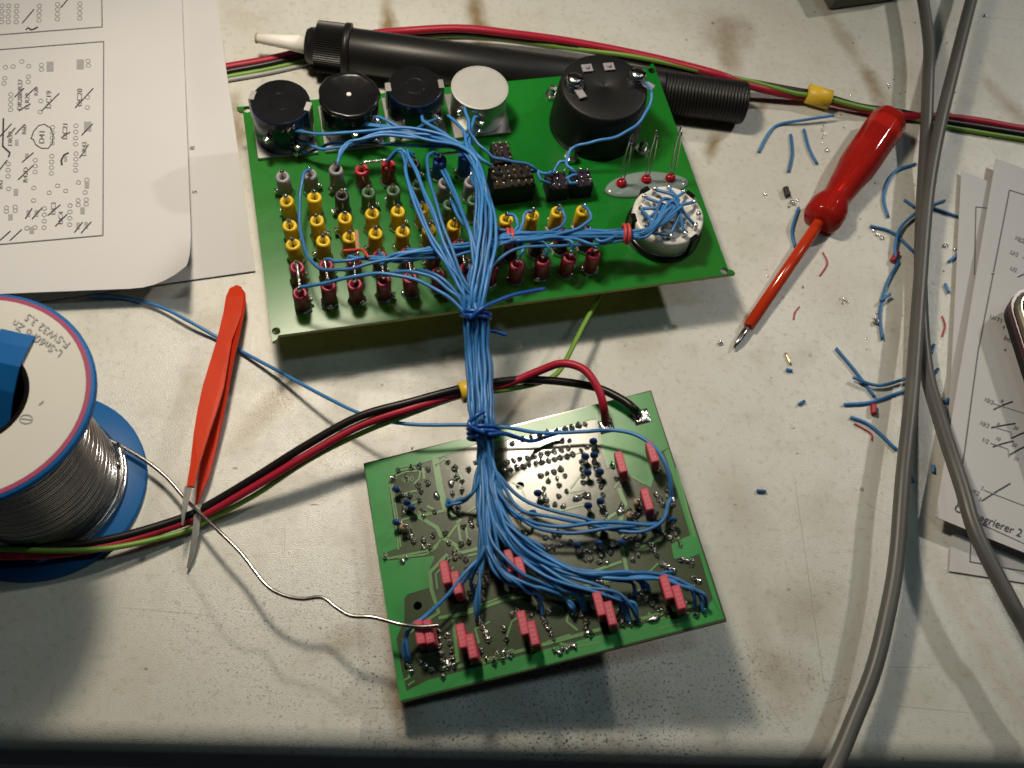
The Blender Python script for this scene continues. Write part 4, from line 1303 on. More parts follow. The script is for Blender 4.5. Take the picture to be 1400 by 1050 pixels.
dests = [
    [(652, 640, 9), (645, 670, 7), (632, 687, 5), (617, 690, 4), (612, 683, 1.2)],
    [(661, 690, 9), (659, 750, 9), (630, 795, 8), (585, 840, 8), (562, 865, 6), (556, 890, 4), (559, 905, 1)],
    [(659, 700, 9), (657, 770, 8), (653, 820, 6), (652, 850, 1)],
    [(664, 700, 9), (672, 770, 8), (700, 795, 8), (725, 805, 6), (735, 818, 5), (737, 834, 1)],
    [(666, 700, 9), (680, 770, 8), (730, 800, 8), (770, 812, 6), (782, 828, 4), (785, 838, 1)],
    [(672, 690, 9), (700, 750, 8), (760, 800, 7), (790, 815, 5), (797, 836, 1)],
    [(670, 690, 9), (690, 735, 8), (750, 787, 8), (820, 815, 7), (850, 825, 5), (862, 852, 1)],
    [(674, 690, 9), (700, 738, 8), (770, 792, 8), (840, 815, 7), (865, 830, 5), (873, 850, 1)],
    [(676, 680, 9), (712, 738, 8), (780, 777, 8), (850, 786, 7), (875, 797, 4), (880, 808, 1)],
    [(678, 680, 9), (720, 742, 8), (790, 780, 8), (860, 786, 7), (882, 797, 4), (888, 808, 1)],
    [(676, 685, 9), (715, 748, 8), (790, 785, 8), (880, 788, 8), (930, 796, 7), (945, 812, 5), (950, 832, 1)],
    [(679, 680, 9), (722, 744, 8), (800, 785, 8), (890, 786, 8), (940, 796, 7), (962, 812, 5), (966, 830, 1)],
    [(681, 650, 9), (710, 690, 7), (760, 712, 7), (820, 720, 7), (880, 722, 7), (905, 712, 6), (916, 692, 3), (919, 676, 1)],
    [(680, 660, 9), (705, 702, 8), (760, 720, 7), (810, 719, 7), (860, 714, 7), (897, 714, 5), (912, 700, 1.5)],
    [(682, 668, 9), (720, 718, 7), (780, 728, 7), (850, 719, 6), (893, 716, 4), (903, 725, 1)],
    [(681, 645, 9), (720, 690, 6), (790, 708, 6), (830, 715, 6), (868, 719, 4), (880, 730, 1)],
    [(668, 700, 9), (684, 760, 9), (712, 790, 8), (750, 805, 7), (775, 820, 4), (780, 838, 1)],
    [(663, 690, 9), (668, 745, 9), (690, 790, 8), (720, 803, 6), (733, 822, 3), (742, 842, 1)],
    [(673, 690, 9), (705, 750, 9), (775, 800, 7), (820, 808, 6), (852, 830, 4), (858, 850, 1)],
    [(675, 690, 9), (708, 742, 9), (770, 782, 8), (830, 790, 8), (890, 790, 7), (915, 786, 4), (920, 782, 1)],
    [(656, 690, 9), (662, 740, 8), (650, 790, 6), (648, 810, 1)],
    [(677, 690, 8), (700, 730, 7), (740, 752, 5), (745, 755, 1)],
    [(679, 665, 8), (700, 700, 7), (720, 712, 4), (728, 716, 1)],
    [(668, 690, 10), (676, 740, 10), (710, 782, 9), (745, 798, 7), (795, 810, 5), (802, 836, 1)],
    [(671, 690, 10), (690, 738, 10), (745, 780, 9), (810, 800, 7), (842, 815, 5), (849, 838, 1)],
    [(660, 700, 10), (668, 760, 9), (690, 785, 7), (695, 795, 1)],
    [(675, 690, 10), (712, 745, 9), (785, 782, 9), (850, 787, 9), (910, 790, 8), (955, 808, 5), (963, 838, 1)],
    [(673, 680, 10), (700, 730, 9), (760, 772, 8), (820, 784, 7), (862, 792, 4), (869, 815, 1)],
]
random.shuffle(offs)
for i, (pts, st) in enumerate(src):
    d = dests[i % len(dests)]
    # wires that leave to the right sit on the right of the trunk
    head = list(pts)
    if st == 'a':
        head += [atz(640 + random.uniform(-7, 5), 205 + random.uniform(-6, 6), 37 + random.uniform(-1, 2)), atz(659 + random.uniform(-6, 6), 250 + random.uniform(-4, 4), 39 + random.uniform(-1.5, 1.5))]
        st = 0
    tail = [B(665 + (d[0][0] - 668) * .55 + random.uniform(-2, 2), 632, 10 + random.uniform(-1.5, 1.5))] + [B(x + random.uniform(-5, 5), y + random.uniform(-5, 5), h + random.uniform(-2, 1.5) * (h > 5)) for (x, y, h) in d[:-1]] + [B(*d[-1])]
    path = head + trunk(i, st, 8) + tail
    wire(har, path, WR * random.uniform(.92, 1.05))
# wires of the switch bundle that run on to the left-hand sockets
left = [[atz(640, 340, 37), atz(590, 346, 39), atz(540, 352, 38), atz(500, 352, 36), atz(470, 357, 35), atz(452, 355, 33), SP('E', 1, 12)],
        [atz(640, 338, 38), atz(585, 341, 40), atz(540, 349, 39), atz(515, 354, 37), atz(480, 352, 34), SP('E', 2, 12)],
        [atz(640, 343, 37), atz(590, 350, 38), atz(550, 357, 37), atz(530, 355, 35), SP('E', 3, 12)],
        [atz(645, 333, 38), atz(600, 336, 39), atz(575, 342, 38), SP('E', 4, 12)],
        [atz(645, 345, 37), atz(612, 350, 37), SP('E', 5, 12)],
        [atz(640, 345, 36), atz(590, 352, 39), atz(530, 356, 39), atz(480, 366, 38), atz(440, 368, 35), atz(420, 350, 33), atz(411, 310, 31), atz(410, 270, 31), atz(414, 240, 32), SP('A', 1, 12)],
        [atz(650, 336, 38), atz(610, 340, 40), atz(560, 347, 41), atz(520, 360, 36), SP('E', 3, 11)]]
for k, pts in enumerate(left):
    y0 = 315 + k * 1.9
    head = [LUGS[(k * 2) % 12], P(ru, rv, 13.5 + .5 * k) + pu * random.uniform(-.003, .003) + pv * random.uniform(-.003, .003), atz(886, 312 + k * 1.7, 34), atz(855, 316 + k * 1.5, 32 + k % 2), atz(800, y0 + random.uniform(-2, 2), 31 + k % 3), atz(745, y0 + 2 + random.uniform(-2, 2), 32 + k % 3), atz(697, y0 + 5, 35 + k % 2)]
    wire(har, head + pts)
# short arcs from the right-hand sockets into the switch bundle
arcs = [[SP('D', 8, 12), atz(702, 295, 33), atz(708, 307, 33), atz(702, 317, 33), atz(680, 312, 36), atz(668, 295, 38), atz(660, 260, 38), atz(655, 235, 37)],
        [SP('D', 9, 12), atz(719, 291, 33), atz(715, 303, 33), atz(709, 315, 33), atz(690, 322, 35), atz(670, 330, 38)],
        [SP('D', 10, 12), atz(770, 289, 33), atz(773, 302, 33), atz(758, 315, 34), atz(725, 324, 34), atz(690, 329, 36), atz(660, 338, 38)],
        [SP('D', 11, 12), atz(806, 289, 33), atz(805, 301, 33), atz(785, 315, 34), atz(745, 324, 35), atz(697, 331, 36), atz(664, 342, 38)],
        [SP('F', 8, 12), atz(713, 346, 34), atz(716, 338, 34), atz(705, 331, 34), atz(680, 332, 36)],
        [SP('F', 9, 12), atz(750, 340, 34), atz(745, 333, 34), atz(725, 328, 35), atz(697, 328, 36)],
        [SP('F', 10, 12), atz(783, 334, 34), atz(770, 326, 34), atz(740, 325, 35), atz(700, 327, 36)],
        [SP('F', 11, 12), atz(806, 333, 34), atz(785, 326, 34), atz(750, 326, 35), atz(705, 329, 36)],
        [SP('E', 11, 12), atz(820, 330, 33), atz(850, 320, 33), atz(890, 309, 35), LUGS[5]],
        [SP('E', 10, 12), atz(775, 324, 33), atz(820, 319, 32), atz(860, 315, 33), LUGS[8]]]
for p in arcs:
    wire(har, p)
# two wires over to the small headers
wire(har, [atz(640, 178, 37), atz(656, 200, 37), atz(676, 214, 36), atz(705, 222, 35), atz(724, 226, 33), atz(735, 234, 31), atz(740, 246, 30), atz(752, 251, 28)])
wire(har, [atz(646, 205, 37), atz(664, 222, 36), atz(672, 226, 34)])
wire(har, [atz(726, 234, 30), atz(738, 235, 31), atz(748, 238, 30), atz(753, 235, 28)])
# ties of solid blue wire
def tie(idx, turns, rx_, rz_, m, tails, name='tie_wire', c=None, axis=None, r=.00068):
    c = c if c is not None else GW[idx]
    d = axis if axis is not None else (GW[min(idx + 1, 7)] - GW[max(idx - 1, 0)]).normalized()
    s = d.cross(Z).normalized()
    upv = s.cross(d)
    pts = []
    k = int(turns * 16)
    for i in range(k + 1):
        a = 2 * math.pi * i / 16
        pts.append(c + s * rx_ * math.cos(a) + upv * rz_ * math.sin(a) + d * (i / k - .5) * turns * .0014)
    b = MB()
    b.tube(pts, r, 8)
    for t_ in tails:
        b.tube(spline(t_), r, 8)
    return b.build(name, m, har)
tie(3, 1.6, .0046, .0038, M['bluetie'], [[atz(642, 436, 39), atz(662, 420, 41), atz(700, 404, 39), atz(745, 395, 37)], [atz(660, 453, 33), atz(675, 453, 32), atz(692, 458, 31)]])
tie(7, 2.2, .0046, .0040, M['bluetie'], [[atz(662, 592, 31), atz(645, 584, 32), atz(642, 577, 32), atz(652, 568, 33), atz(662, 562, 33)], [atz(668, 594, 31), atz(690, 593, 28), atz(712, 600, 24), B(728, 603, 4), B(750, 596, 3), B(768, 590, 3.5)]])
hd = (atz(855, 320, 33) - atz(697, 325, 34)).normalized()
for (px, py) in ((697, 326), (856, 320)):
    tie(0, 1.7, .0032, .0028, M['orangetie'], [], 'red_tie', atz(px, py, 33.5), hd, .0006)
b = MB()
b.tube(spline([atz(469, 343, 31), atz(485, 342, 33), atz(496, 342, 37), atz(504, 352, 39)]), .0005, 6)
b.build('red_tie', M['orangetie'], har)
b = MB()
b.box(atz(488, 328, 33), (atz(488, 315, 33) - atz(490, 343, 33)).normalized(), X, Z, .0038, .0006, .0002)
b.build('brown_tie', M['brown'], har)

# ------------------------------------------------------------------ single blue wire from below the paper to the board
w = MB()
w.tube(spline([atz(120, 404, 1.2), atz(165, 406, 1.2), atz(215, 418, 2.2), atz(260, 440, 3.0), atz(300, 463, 1.6), atz(335, 483, 1.6), atz(380, 507, 4), atz(440, 540, 9), atz(500, 568, 13), atz(560, 580, 17), atz(640, 581, 20), atz(690, 584, 22), atz(740, 592, 22), B(800, 590, 5), B(835, 588, 7), B(868, 594, 8), B(895, 612, 8.5), B(912, 640, 7), B(917, 665, 4), B(917, 682, 1)]), .00062, 8)
tag(w.build('loose_wire', M['blue']), 'long single blue wire running from under the printed sheet to the circuit board', 'wire')

# ------------------------------------------------------------------ power lead: black, red and green with yellow tape
pl = thing('power_lead', atz(350, 655, 0), 'black, red and green supply leads running past the solder spool to the board', 'cable')
zl = lambda a: a
def lead(pts, r, m, nm):
    b = MB()
    b.tube(spline(pts, 8), r, 10)
    return b.build(nm, m, pl)
lead([atz(-420, 700, 2), atz(-220, 745, 5), atz(-60, 752, 12), atz(0, 752, 11), atz(80, 748, 8), atz(160, 735, 6.5), atz(250, 708, 5), atz(290, 688, 6), atz(350, 652, 10), atz(420, 608, 15), atz(490, 570, 19), atz(560, 550, 21), atz(632, 531, 22), atz(700, 520, 21), atz(760, 521, 22), atz(815, 530, 24), atz(850, 546, 26), B(866, 558, 4), B(872, 564, 1.2)], .0013, M['cblack'], 'black_lead')
lead([atz(-420, 712, 2), atz(-220, 757, 5), atz(-60, 762, 12), atz(0, 760, 10.5), atz(80, 757, 7.5), atz(160, 743, 5.5), atz(250, 715, 4), atz(290, 698, 5), atz(350, 664, 9), atz(420, 622, 13.5), atz(490, 583, 17), atz(560, 559, 20), atz(632, 538, 20), atz(690, 526, 20), atz(735, 508, 24), atz(768, 497, 28), atz(798, 505, 30), atz(817, 530, 30), atz(825, 555, 28), B(828, 577, 1)], .0013, M['cred'], 'red_lead')
lead([atz(-420, 720, 2), atz(-220, 765, 5), atz(-60, 756, 14), atz(0, 751.5, 12), atz(80, 753, 10), atz(160, 748, 7), atz(250, 727, 3), atz(290, 708, 3), atz(350, 676, 6), atz(420, 630, 10), atz(490, 594, 14), atz(560, 566, 18), atz(632, 541, 19), atz(690, 533, 19), atz(735, 524, 18), atz(760, 512, 16), atz(775, 490, 14), atz(795, 450, 12), atz(818, 408, 11), atz(826, 395, 11)], .00085, M['cgreen'], 'green_lead')
def tape(parent, a, c, r, flat=1.0):
    b = MB()
    d = (c - a).normalized()
    b.lathe(a, d, [(r * .9, 0), (r, .0001), (r, (c - a).length - .0001), (r * .9, (c - a).length)], 16)
    return b.build('yellow_tape', M['yellow'], parent)
tape(pl, atz(629, 538, 20.8), atz(646, 533, 21), .0034)

# ------------------------------------------------------------------ second lead at the back
bl2 = thing('supply_cable', atz(560, 48, 0), 'red, black, green and pale wires lying behind the soldering pump, marked with yellow tape', 'cable')
def lead2(pts, r, m, nm):
    b = MB()
    b.tube(spline(pts, 8), r, 8)
    return b.build(nm, m, bl2)
lead2([atz(296, 95, 1.8), atz(312, 91.5, 2.0), atz(370, 81, 2.5), atz(430, 66, 2), atz(500, 48, 3), atz(560, 42, 7), atz(630, 39, 9), atz(700, 46, 9), atz(780, 57, 7), atz(860, 72, 8), atz(930, 88, 10), atz(985, 103, 12), atz(1020, 116, 8), atz(1085, 131, 4), atz(1120, 135, 3), atz(1175, 148, 3), atz(1230, 158, 2.6), atz(1290, 160, 2.4), atz(1340, 166, 2.4), atz(1420, 180, 2.4), atz(1650, 215, 2.4)], .0016, M['cred'], 'red_lead')
lead2([atz(296, 102, 1.7), atz(312, 98, 1.7), atz(370, 87, 2), atz(430, 72, 2), atz(500, 54, 3), atz(560, 47, 5), atz(630, 44, 7), atz(700, 51, 6), atz(780, 64, 5), atz(860, 80, 6), atz(930, 93, 8), atz(985, 106, 10), atz(1020, 112, 7), atz(1085, 124, 4.5), atz(1120, 130, 4), atz(1175, 146, 3), atz(1230, 154, 2.2), atz(1290, 166, 2), atz(1340, 174, 2), atz(1420, 187, 2), atz(1650, 224, 2)], .0015, M['cblack'], 'black_lead')
lead2([atz(296, 109, 1.1), atz(312, 105, 1.2), atz(370, 94, 1.2), atz(430, 80, 1.2), atz(500, 60, 3), atz(560, 52, 4), atz(630, 48, 6), atz(700, 54, 6), atz(780, 66, 5), atz(860, 76, 8), atz(930, 90, 10), atz(985, 104, 12), atz(1020, 110, 9), atz(1085, 127, 6), atz(1120, 132, 5.5), atz(1175, 146, 4.5), atz(1230, 157, 2.5), atz(1290, 172, 1.2), atz(1340, 181, 1.2), atz(1420, 194, 1.2), atz(1650, 233, 1.2)], .0010, M['cgreen'], 'green_lead')
lead2([atz(296, 114, .9), atz(312, 109.5, .9), atz(370, 99, .9), atz(430, 85, .9), atz(500, 64, 2), atz(560, 56, 3), atz(640, 52, 4), atz(710, 58, 4), atz(780, 70, 4), atz(860, 84, 5), atz(930, 98, 6), atz(985, 108, 7)], .0008, M['cgrey'], 'pale_lead')
tape(bl2, atz(1103, 127.5, 4.2), atz(1135, 137, 3.8), .0040)

# ------------------------------------------------------------------ desoldering pump
PR = 0.0085
pa, pb = atz(478, 69, 10.2), atz(1018, 141, 8.7)
pd = (pb - pa).normalized()
pump = thing('soldering_pump', V((pa.x, pa.y, 0)), 'black desoldering pump with white nozzle and ribbed grip behind the panel', 'desoldering pump')
b = MB()
plen = (pb - pa).length
b.lathe(pa, pd, [(PR * .96, -.001), (PR, 0), (PR, plen - .034), (PR * .93, plen - .0335), (PR * .93, plen - .033)], 32)
b.build('barrel', M['pump'], pump)
b = MB()
prof = []
x = plen - .033
while x < plen - .001:
    prof += [(PR * .985, x), (PR * .985, x + .0006), (PR * .93, x + .0008), (PR * .93, x + .0011)]
    x += .0013
prof += [(PR * .98, plen - .001), (PR * .9, plen), (0, plen)]
b.lathe(pa, pd, prof, 32)
b.build('ribbed_grip', M['pump'], pump)
b = MB()
tooth = lambda t, h: 1 + .025 * (1 if int(t / (2 * math.pi) * 144 + .5) % 2 else -1)
b.lathe(pa, pd, [(PR * 1.10, -.0125), (PR * 1.12, -.0022)], 144, False, wob=tooth)
b.lathe(pa, pd, [(PR * 1.13, -.0022), (PR * 1.20, -.0018), (PR * 1.20, .0002), (PR * 1.05, .0006)], 36)
b.lathe(pa, pd, [(0.003, -.0172), (PR * .70, -.0165), (PR * .80, -.0150), (PR * .82, -.0126), (PR * 1.08, -.0125)], 36)
b.build('collar', M['pump'], pump)
b = MB()
b.lathe(pa, pd, [(.0012, -.0355), (.0018, -.0353), (.0025, -.026), (.0036, -.0165)], 24)
nz = b.build('nozzle', M['nozzle'], pump)
b = MB()
b.lathe(pa, pd, [(.0010, -.0362), (.0019, -.0361), (.0020, -.0353), (.0010, -.0352)], 24)
b.build('scorched_tip', M['nozzle_end'], nz)
# ------------------------------------------------------------------ spool of solder
SX, SY, SR, SH = -0.1154, 0.1170, 0.0307, 0.0624
sp = thing('solder_spool', V((SX, SY, 0)), 'blue spool of solder wire with white round label', 'solder spool')
C0 = V((SX, SY, 0))
b = MB()
b.lathe(C0, Z, [(SR * .98, 0), (SR, .0004), (SR, .0020), (SR * .985, .0024), (0.016, .0024)], 64)
b.build('bottom_flange', M['spool'], sp)
b = MB()
b.lathe(C0, Z, [(.0135, SH - .0026), (SR * .985, SH - .0026), (SR, SH - .0021), (SR, SH - .0005), (SR * .985, SH), (.0150, SH), (.0143, SH - .0004), (.0140, .004), (.0, .004)], 64, cap=False)
fl = b.build('top_flange', M['spool'], sp)
b = MB()
b.lathe(C0, Z, [(.0146, SH + .0001), (SR * .925, SH + .0001), (SR * .925, SH + .00022), (.0146, SH + .00022)], 64, False, cap=False)
lb = b.build('label', M['label'], sp)
b = MB()
b.lathe(C0, Z, [(SR * .925, SH + .00008), (SR * .965, SH + .00008), (SR * .965, SH + .00018), (SR * .925, SH + .00018)], 64, False, cap=False)
b.build('label_ring', M['magenta'], lb)
b = MB()
b.lathe(C0, Z, [(.01445, SH + .0002), (.0133, SH + .0002), (.0133, .006), (0, .006)], 40, cap=False)
b.build('core_shade', M['hole'], sp)  # dark lining over the blue bore, its shade painted in
# winding: turns of wire lying one above the other
b = MB()
prof = []
turns = 54
z = .0026
step = (SH - .0054) / turns
rw = lambda k: .0222 + .0016 * math.exp(-k / 5.0) - .0012 * max(0, (k - 45) / 9)
for k in range(turns):
    r_ = rw(k) + random.uniform(-.00012, .00012)
    for (q, f) in ((0.03, 0.1), (.12, .65), (.3, .92), (.5, 1.0), (.7, .92), (.88, .65)):
        prof.append((r_ - .00062 + .00062 * f, z + (k + q) * step))
prof = [(.016, .0026)] + prof + [(.016, SH - .0027)]
b.lathe(C0, Z, prof, 64, cap=False)
b.build('solder_winding', M['winding'], sp)
b = MB()
for (z0_, z1_, r0, a0, a1) in ((.004, .0075, .0246, -3.0, .5), (.0062, .0035, .0248, -2.5, .45)):
    b.tube([C0 + V((r0 * math.cos(a0 + (a1 - a0) * i / 40), r0 * math.sin(a0 + (a1 - a0) * i / 40), z0_ + (z1_ - z0_) * i / 40)) for i in range(41)], .00065, 7)
b.build('crossing_turns', M['winding'], sp)
b = MB()
b.tube(spline([C0 + V((.0235, .0045, .006)), atz(128, 597, 5.5), atz(150, 602, 5), atz(180, 618, 5), atz(205, 634, 5), atz(230, 655, 5), atz(255, 684, 5.5), atz(275, 703, 8.0), atz(300, 727, 10), atz(330, 757, 11), atz(362, 798, 12), atz(385, 813, 13), atz(412, 819, 14), atz(440, 817, 15), atz(460, 831, 16), atz(480, 842, 17), atz(510, 844, 18), atz(545, 853, 18.5), B(575, 857, 10), B(600, 855, 10)], 8), .00062, 8)
b.build('solder_strand', M['solderw'], sp)
ztop = lambda x, y: at(x, y, SH + .0003)
text_on(lb, 'label_text', 'L-Sn60Pb Zn', 88, 481, (-0.83, -0.56), 15.5, ztop, Z, M['printl'], up=(-0.62, 0.74))
text_on(lb, 'label_text', 'F-SW32 3,5', 98, 469, (-0.82, -0.57), 15.0, ztop, Z, M['printl'], up=(-0.62, 0.74))
text_on(lb, 'label_text', '1', 62, 551, (-0.6, -0.8), 12, ztop, Z, M['print'])
b = MB()
b.ribbon([ztop(36 + 9 * math.cos(i * math.pi / 10), 573 + 6 * math.sin(i * math.pi / 10)) for i in range(21)], .00022, Z)
b.ribbon([ztop(28, 572), ztop(44, 574)], .00022, Z)
b.build('recycling_mark', M['printl'], lb)
# blue strap from the core over the label
p1, p2 = at(27, 458, SH), at(-8, 528, SH)
d = (p1 - p2).normalized()
s = Z.cross(d)
b = MB()
pts = [(p2 - d * .010, -.010), (p2, -.002), (p2 + d * .006, .0012), (p1 - d * .004, .0014), (p1, .0008)]
vs, fs = [], []
for (p, h) in pts:
    for sgn in (-1, 1):
        for q in (0, .0006):
            vs.append(V((p.x, p.y, SH + h + q)) + s * sgn * .0046)
for i in range(4):
    k = i * 4
    fs += [(k + 1, k + 5, k + 7, k + 3), (k, k + 2, k + 6, k + 4), (k, k + 4, k + 5, k + 1), (k + 2, k + 3, k + 7, k + 6)]
fs += [(0, 1, 3, 2), (16, 18, 19, 17)]
b.add(vs, fs)
b.build('strap', M['spool'], sp)

# ------------------------------------------------------------------ tweezers
tw = thing('tweezers', atz(295, 520, 0), 'orange-red tweezers with bare steel tips lying across the cable', 'tweezers')
def arm(left_px, right_px, z0_, z1_, th, m, nm, parent, bulge=0.0, tilt=0.0, ridge=0.25):
    n_ = len(left_px)
    vs, fs = [], []
    for i, (l, r_) in enumerate(zip(left_px, right_px)):
        f = i / (n_ - 1)
        z = z0_ + (z1_ - z0_) * f + bulge * math.sin(math.pi * f)
        a, c = atz(l[0], l[1], z), atz(r_[0], r_[1], z + tilt * math.sin(math.pi * min(1, f * 1.1)))
        mid_ = a.lerp(c, .8) + Z * th * mm * ridge
        vs += [a, mid_ , c, c - Z * th * mm, a - Z * th * mm]
    for i in range(n_ - 1):
        k = i * 5
        for q in range(5):
            fs.append((k + q, k + (q + 1) % 5, k + 5 + (q + 1) % 5, k + 5 + q))
    fs += [(4, 3, 2, 1, 0), tuple(range(5 * n_ - 5, 5 * n_))]
    b = MB()
    b.add(vs, fs, False)
    return b.build(nm, m, parent)
arm([(322, 390), (314, 394), (309, 405), (305, 429), (296.5, 464), (287, 495), (277, 528), (270, 560), (265, 590), (260, 635), (255, 665)],
    [(324, 390), (330, 392), (334, 405), (330, 430), (317, 465), (312, 495), (306, 528), (298, 556), (287, 588), (273, 632), (265, 665)], 5.0, 13.0, 1.1, M['orange'], 'upper_arm', tw)
arm([(252.5, 665), (250.5, 680), (248, 700), (248.2, 717)], [(262, 665), (258, 682), (253, 702), (249.6, 717)], 12.6, 11.0, .9, M['tipsteel'], 'upper_tip', tw)
arm([(320, 394), (312, 402), (309, 418), (304, 465), (296, 530), (285, 590), (271, 655), (265.5, 698)],
    [(330, 393), (335, 400), (336, 414), (330, 445), (318, 500), (307, 560), (297, 606), (286, 650), (276, 694)][:8], 3.2, 4.4, 1.2, M['orange_shaded'], 'lower_arm', tw, tilt=4.0, ridge=0.0)
arm([(267, 690), (263, 725), (259, 755), (255, 776)], [(276, 690), (272, 725), (265, 757), (257, 778)], 6.6, 1.8, .9, M['tipsteel'], 'lower_tip', tw)

# ------------------------------------------------------------------ screwdriver
tip, tail = atz(1003, 476, 1.6), atz(1216, 163, 7.5)
sd = thing('screwdriver', V((tip.x, tip.y, 0)), 'small screwdriver with clear red handle and insulated blade', 'screwdriver')
a0 = (tail - tip).normalized()
Ls = (tail - tip).length
# fractions along the tool taken from the picture
def s_at(px, py, z):
    return (atz(px, py, z) - tip).dot(a0)
s1, s2, s3, s4 = s_at(1024, 446, 2.5), s_at(1123, 300, 5), s_at(1136, 281, 5.5), s_at(1158, 248, 6)
b = MB()
b.lathe(tip, a0, [(.0003, 0), (.0011, .0035), (.0013, .006), (.0013, s1 + .002)], 12)
b.build('blade', M['steel'], sd)
b = MB()
b.lathe(tip, a0, [(.0014, s1), (.0021, s1 + .0002), (.0022, s2), (.0022, s2 + .004)], 20)
b.build('insulating_sleeve', M['sleeve'], sd)
hexw = lambda t, h: (1 + .035 * math.cos(6 * t)) if h > s4 - .004 else 1.0
b = MB()
b.lathe(tip, a0, [(.0030, s2 - .002), (.0062, s2 - .0015), (.0074, s2 + .001), (.0076, s3 - .002), (.0070, s3 + .0005), (.0057, s3 + .0035), (.0055, s3 + .006), (.0062, s4 + .002), (.0071, s4 + .008), (.0073, s4 + .016), (.0073, Ls - .005), (.0072, Ls - .0008), (.0066, Ls), (0, Ls + .0003)], 36, wob=hexw)
b.build('handle', M['redclear'], sd)
b = MB()
b.lathe(tip, a0, [(.0015, s2 - .001), (.0015, s4 + .016), (.0006, s4 + .019), (0, s4 + .0195)], 12)
b.build('embedded_shank', M['redcore'], sd)

# ------------------------------------------------------------------ grey mains cables
def cable(pts, r, label):
    b = MB()
    b.tube(spline([atz(*p) for p in pts], 8), r, 14)
    o = b.build('mains_cable', M['mains'])
    return tag(o, label, 'cable', 'grey cables over the bench')
cable([(1150, -420, 3), (1220, -200, 6), (1250, -80, 11), (1256, -30, 11), (1262, 0, 11), (1270, 60, 11), (1269, 110, 11), (1266, 190, 8), (1260, 300, 4), (1259, 400, 3), (1266, 500, 5), (1284, 570, 9), (1314, 662, 15), (1335, 730, 17), (1381, 821, 17), (1402, 858, 16), (1440, 930, 15), (1500, 1030, 12), (1600, 1150, 6)], .00245, 'grey round cable passing beside the block and curving over the diagram sheet')
cable([(1450, -420, 3), (1385, -200, 8), (1350, -80, 13), (1337, -30, 13), (1328, 0, 13), (1306, 86, 13), (1283, 182, 12), (1268, 270, 10), (1257, 400, 8.5), (1247, 536, 10), (1235, 650, 11), (1226, 764, 11), (1213, 840, 11), (1194, 917, 11), (1164, 993, 11), (1141, 1046, 11), (1110, 1100, 11), (1050, 1180, 6), (980, 1250, -8), (930, 1290, -30)], .0025, 'grey round cable crossing over the other one and leading to the bench front edge')

# ------------------------------------------------------------------ wire clippings, each one its own thing
def clip(pts, r, m, label, group=None, name='wire_clipping', cat='clipping', z=None):
    b = MB()
    zz = (r / mm + .05) if z is None else z
    b.tube(spline([atz(p[0], p[1], zz if len(p) < 3 else p[2]) for p in pts], 6), r, 7)
    return tag(b.build(name, m), label, cat, group)
BR = .00060
c1 = thing('wire_clipping', atz(1090, 170, 0), 'longest bent blue wire clipping with a stripped copper end beside the pump grip', 'clipping')
b = MB(); b.tube(spline([atz(1037, 208, .65), atz(1052, 181, .65), atz(1066, 170, .65), atz(1100, 164, 2.2), atz(1140, 158, 3.0)]), BR, 7); b.build('insulation', M['blue'], c1)
b = MB(); b.tube([atz(1139, 158.2, 3.0), atz(1151, 157, 3.0)], .00025, 5); b.build('copper_core', M['brass'], c1)
clip([(1078, 235), (1083, 210), (1081, 184)], BR, M['blue'], 'blue wire clipping nearly straight, left one of the pair under the bent clipping')
clip([(1117, 224), (1106, 203), (1099, 177)], BR, M['blue'], 'blue wire clipping leaning right, in the pair beside a silver solder cluster')
clip([(1087, 338), (1083, 315), (1092, 284)], BR, M['blue'], 'curved blue wire clipping ending at a dark solder lump left of the screwdriver handle')
clip([(1214, 297), (1208, 268), (1222, 236), (1252, 224)], BR, M['blue'], 'strongly curved blue clipping between the screwdriver handle and grey cable')
clip([(1190, 309), (1220, 318), (1250, 345)], BR, M['blue'], 'blue clipping crossing under another, starting at a silver solder streak')
clip([(1252, 291), (1232, 310), (1224, 335), (1225, 352)], BR, M['blue'], 'blue clipping crossing over another beside the grey cable', z=1.9)
clip([(1229, 357), (1212, 390), (1203, 428), (1206, 464)], BR, M['blue'], 'long curved blue clipping hanging down from a small red sleeve')
clip([(1204, 411), (1217, 402)], BR, M['blue'], 'short blue stub touching the long curved clipping', z=1.9)
clip([(1143, 476), (1172, 511), (1196, 543)], BR, M['blue'], 'straight blue clipping slanting down to a red sleeve bit')
clip([(1166, 516), (1200, 527), (1238, 518)], BR, M['blue'], 'blue clipping sagging across the slanting straight one', z=1.9)
clip([(1154, 553), (1190, 550), (1240, 533)], BR, M['blue'], 'blue clipping pointing to the grey cable just above the red bit')
clip([(1163, 570), (1190, 582), (1227, 616)], BR, M['blue'], 'blue clipping beside a hooked red strand')
clip([(1272, 281), (1292, 274)], BR, M['blue'], 'short blue clipping forming a V behind the grey cable')
clip([(1272, 283), (1309, 296)], BR, M['blue'], 'longer blue clipping forming a V whose end tucks under the paper edge')
G = 'short blue wire stubs scattered on the bench'
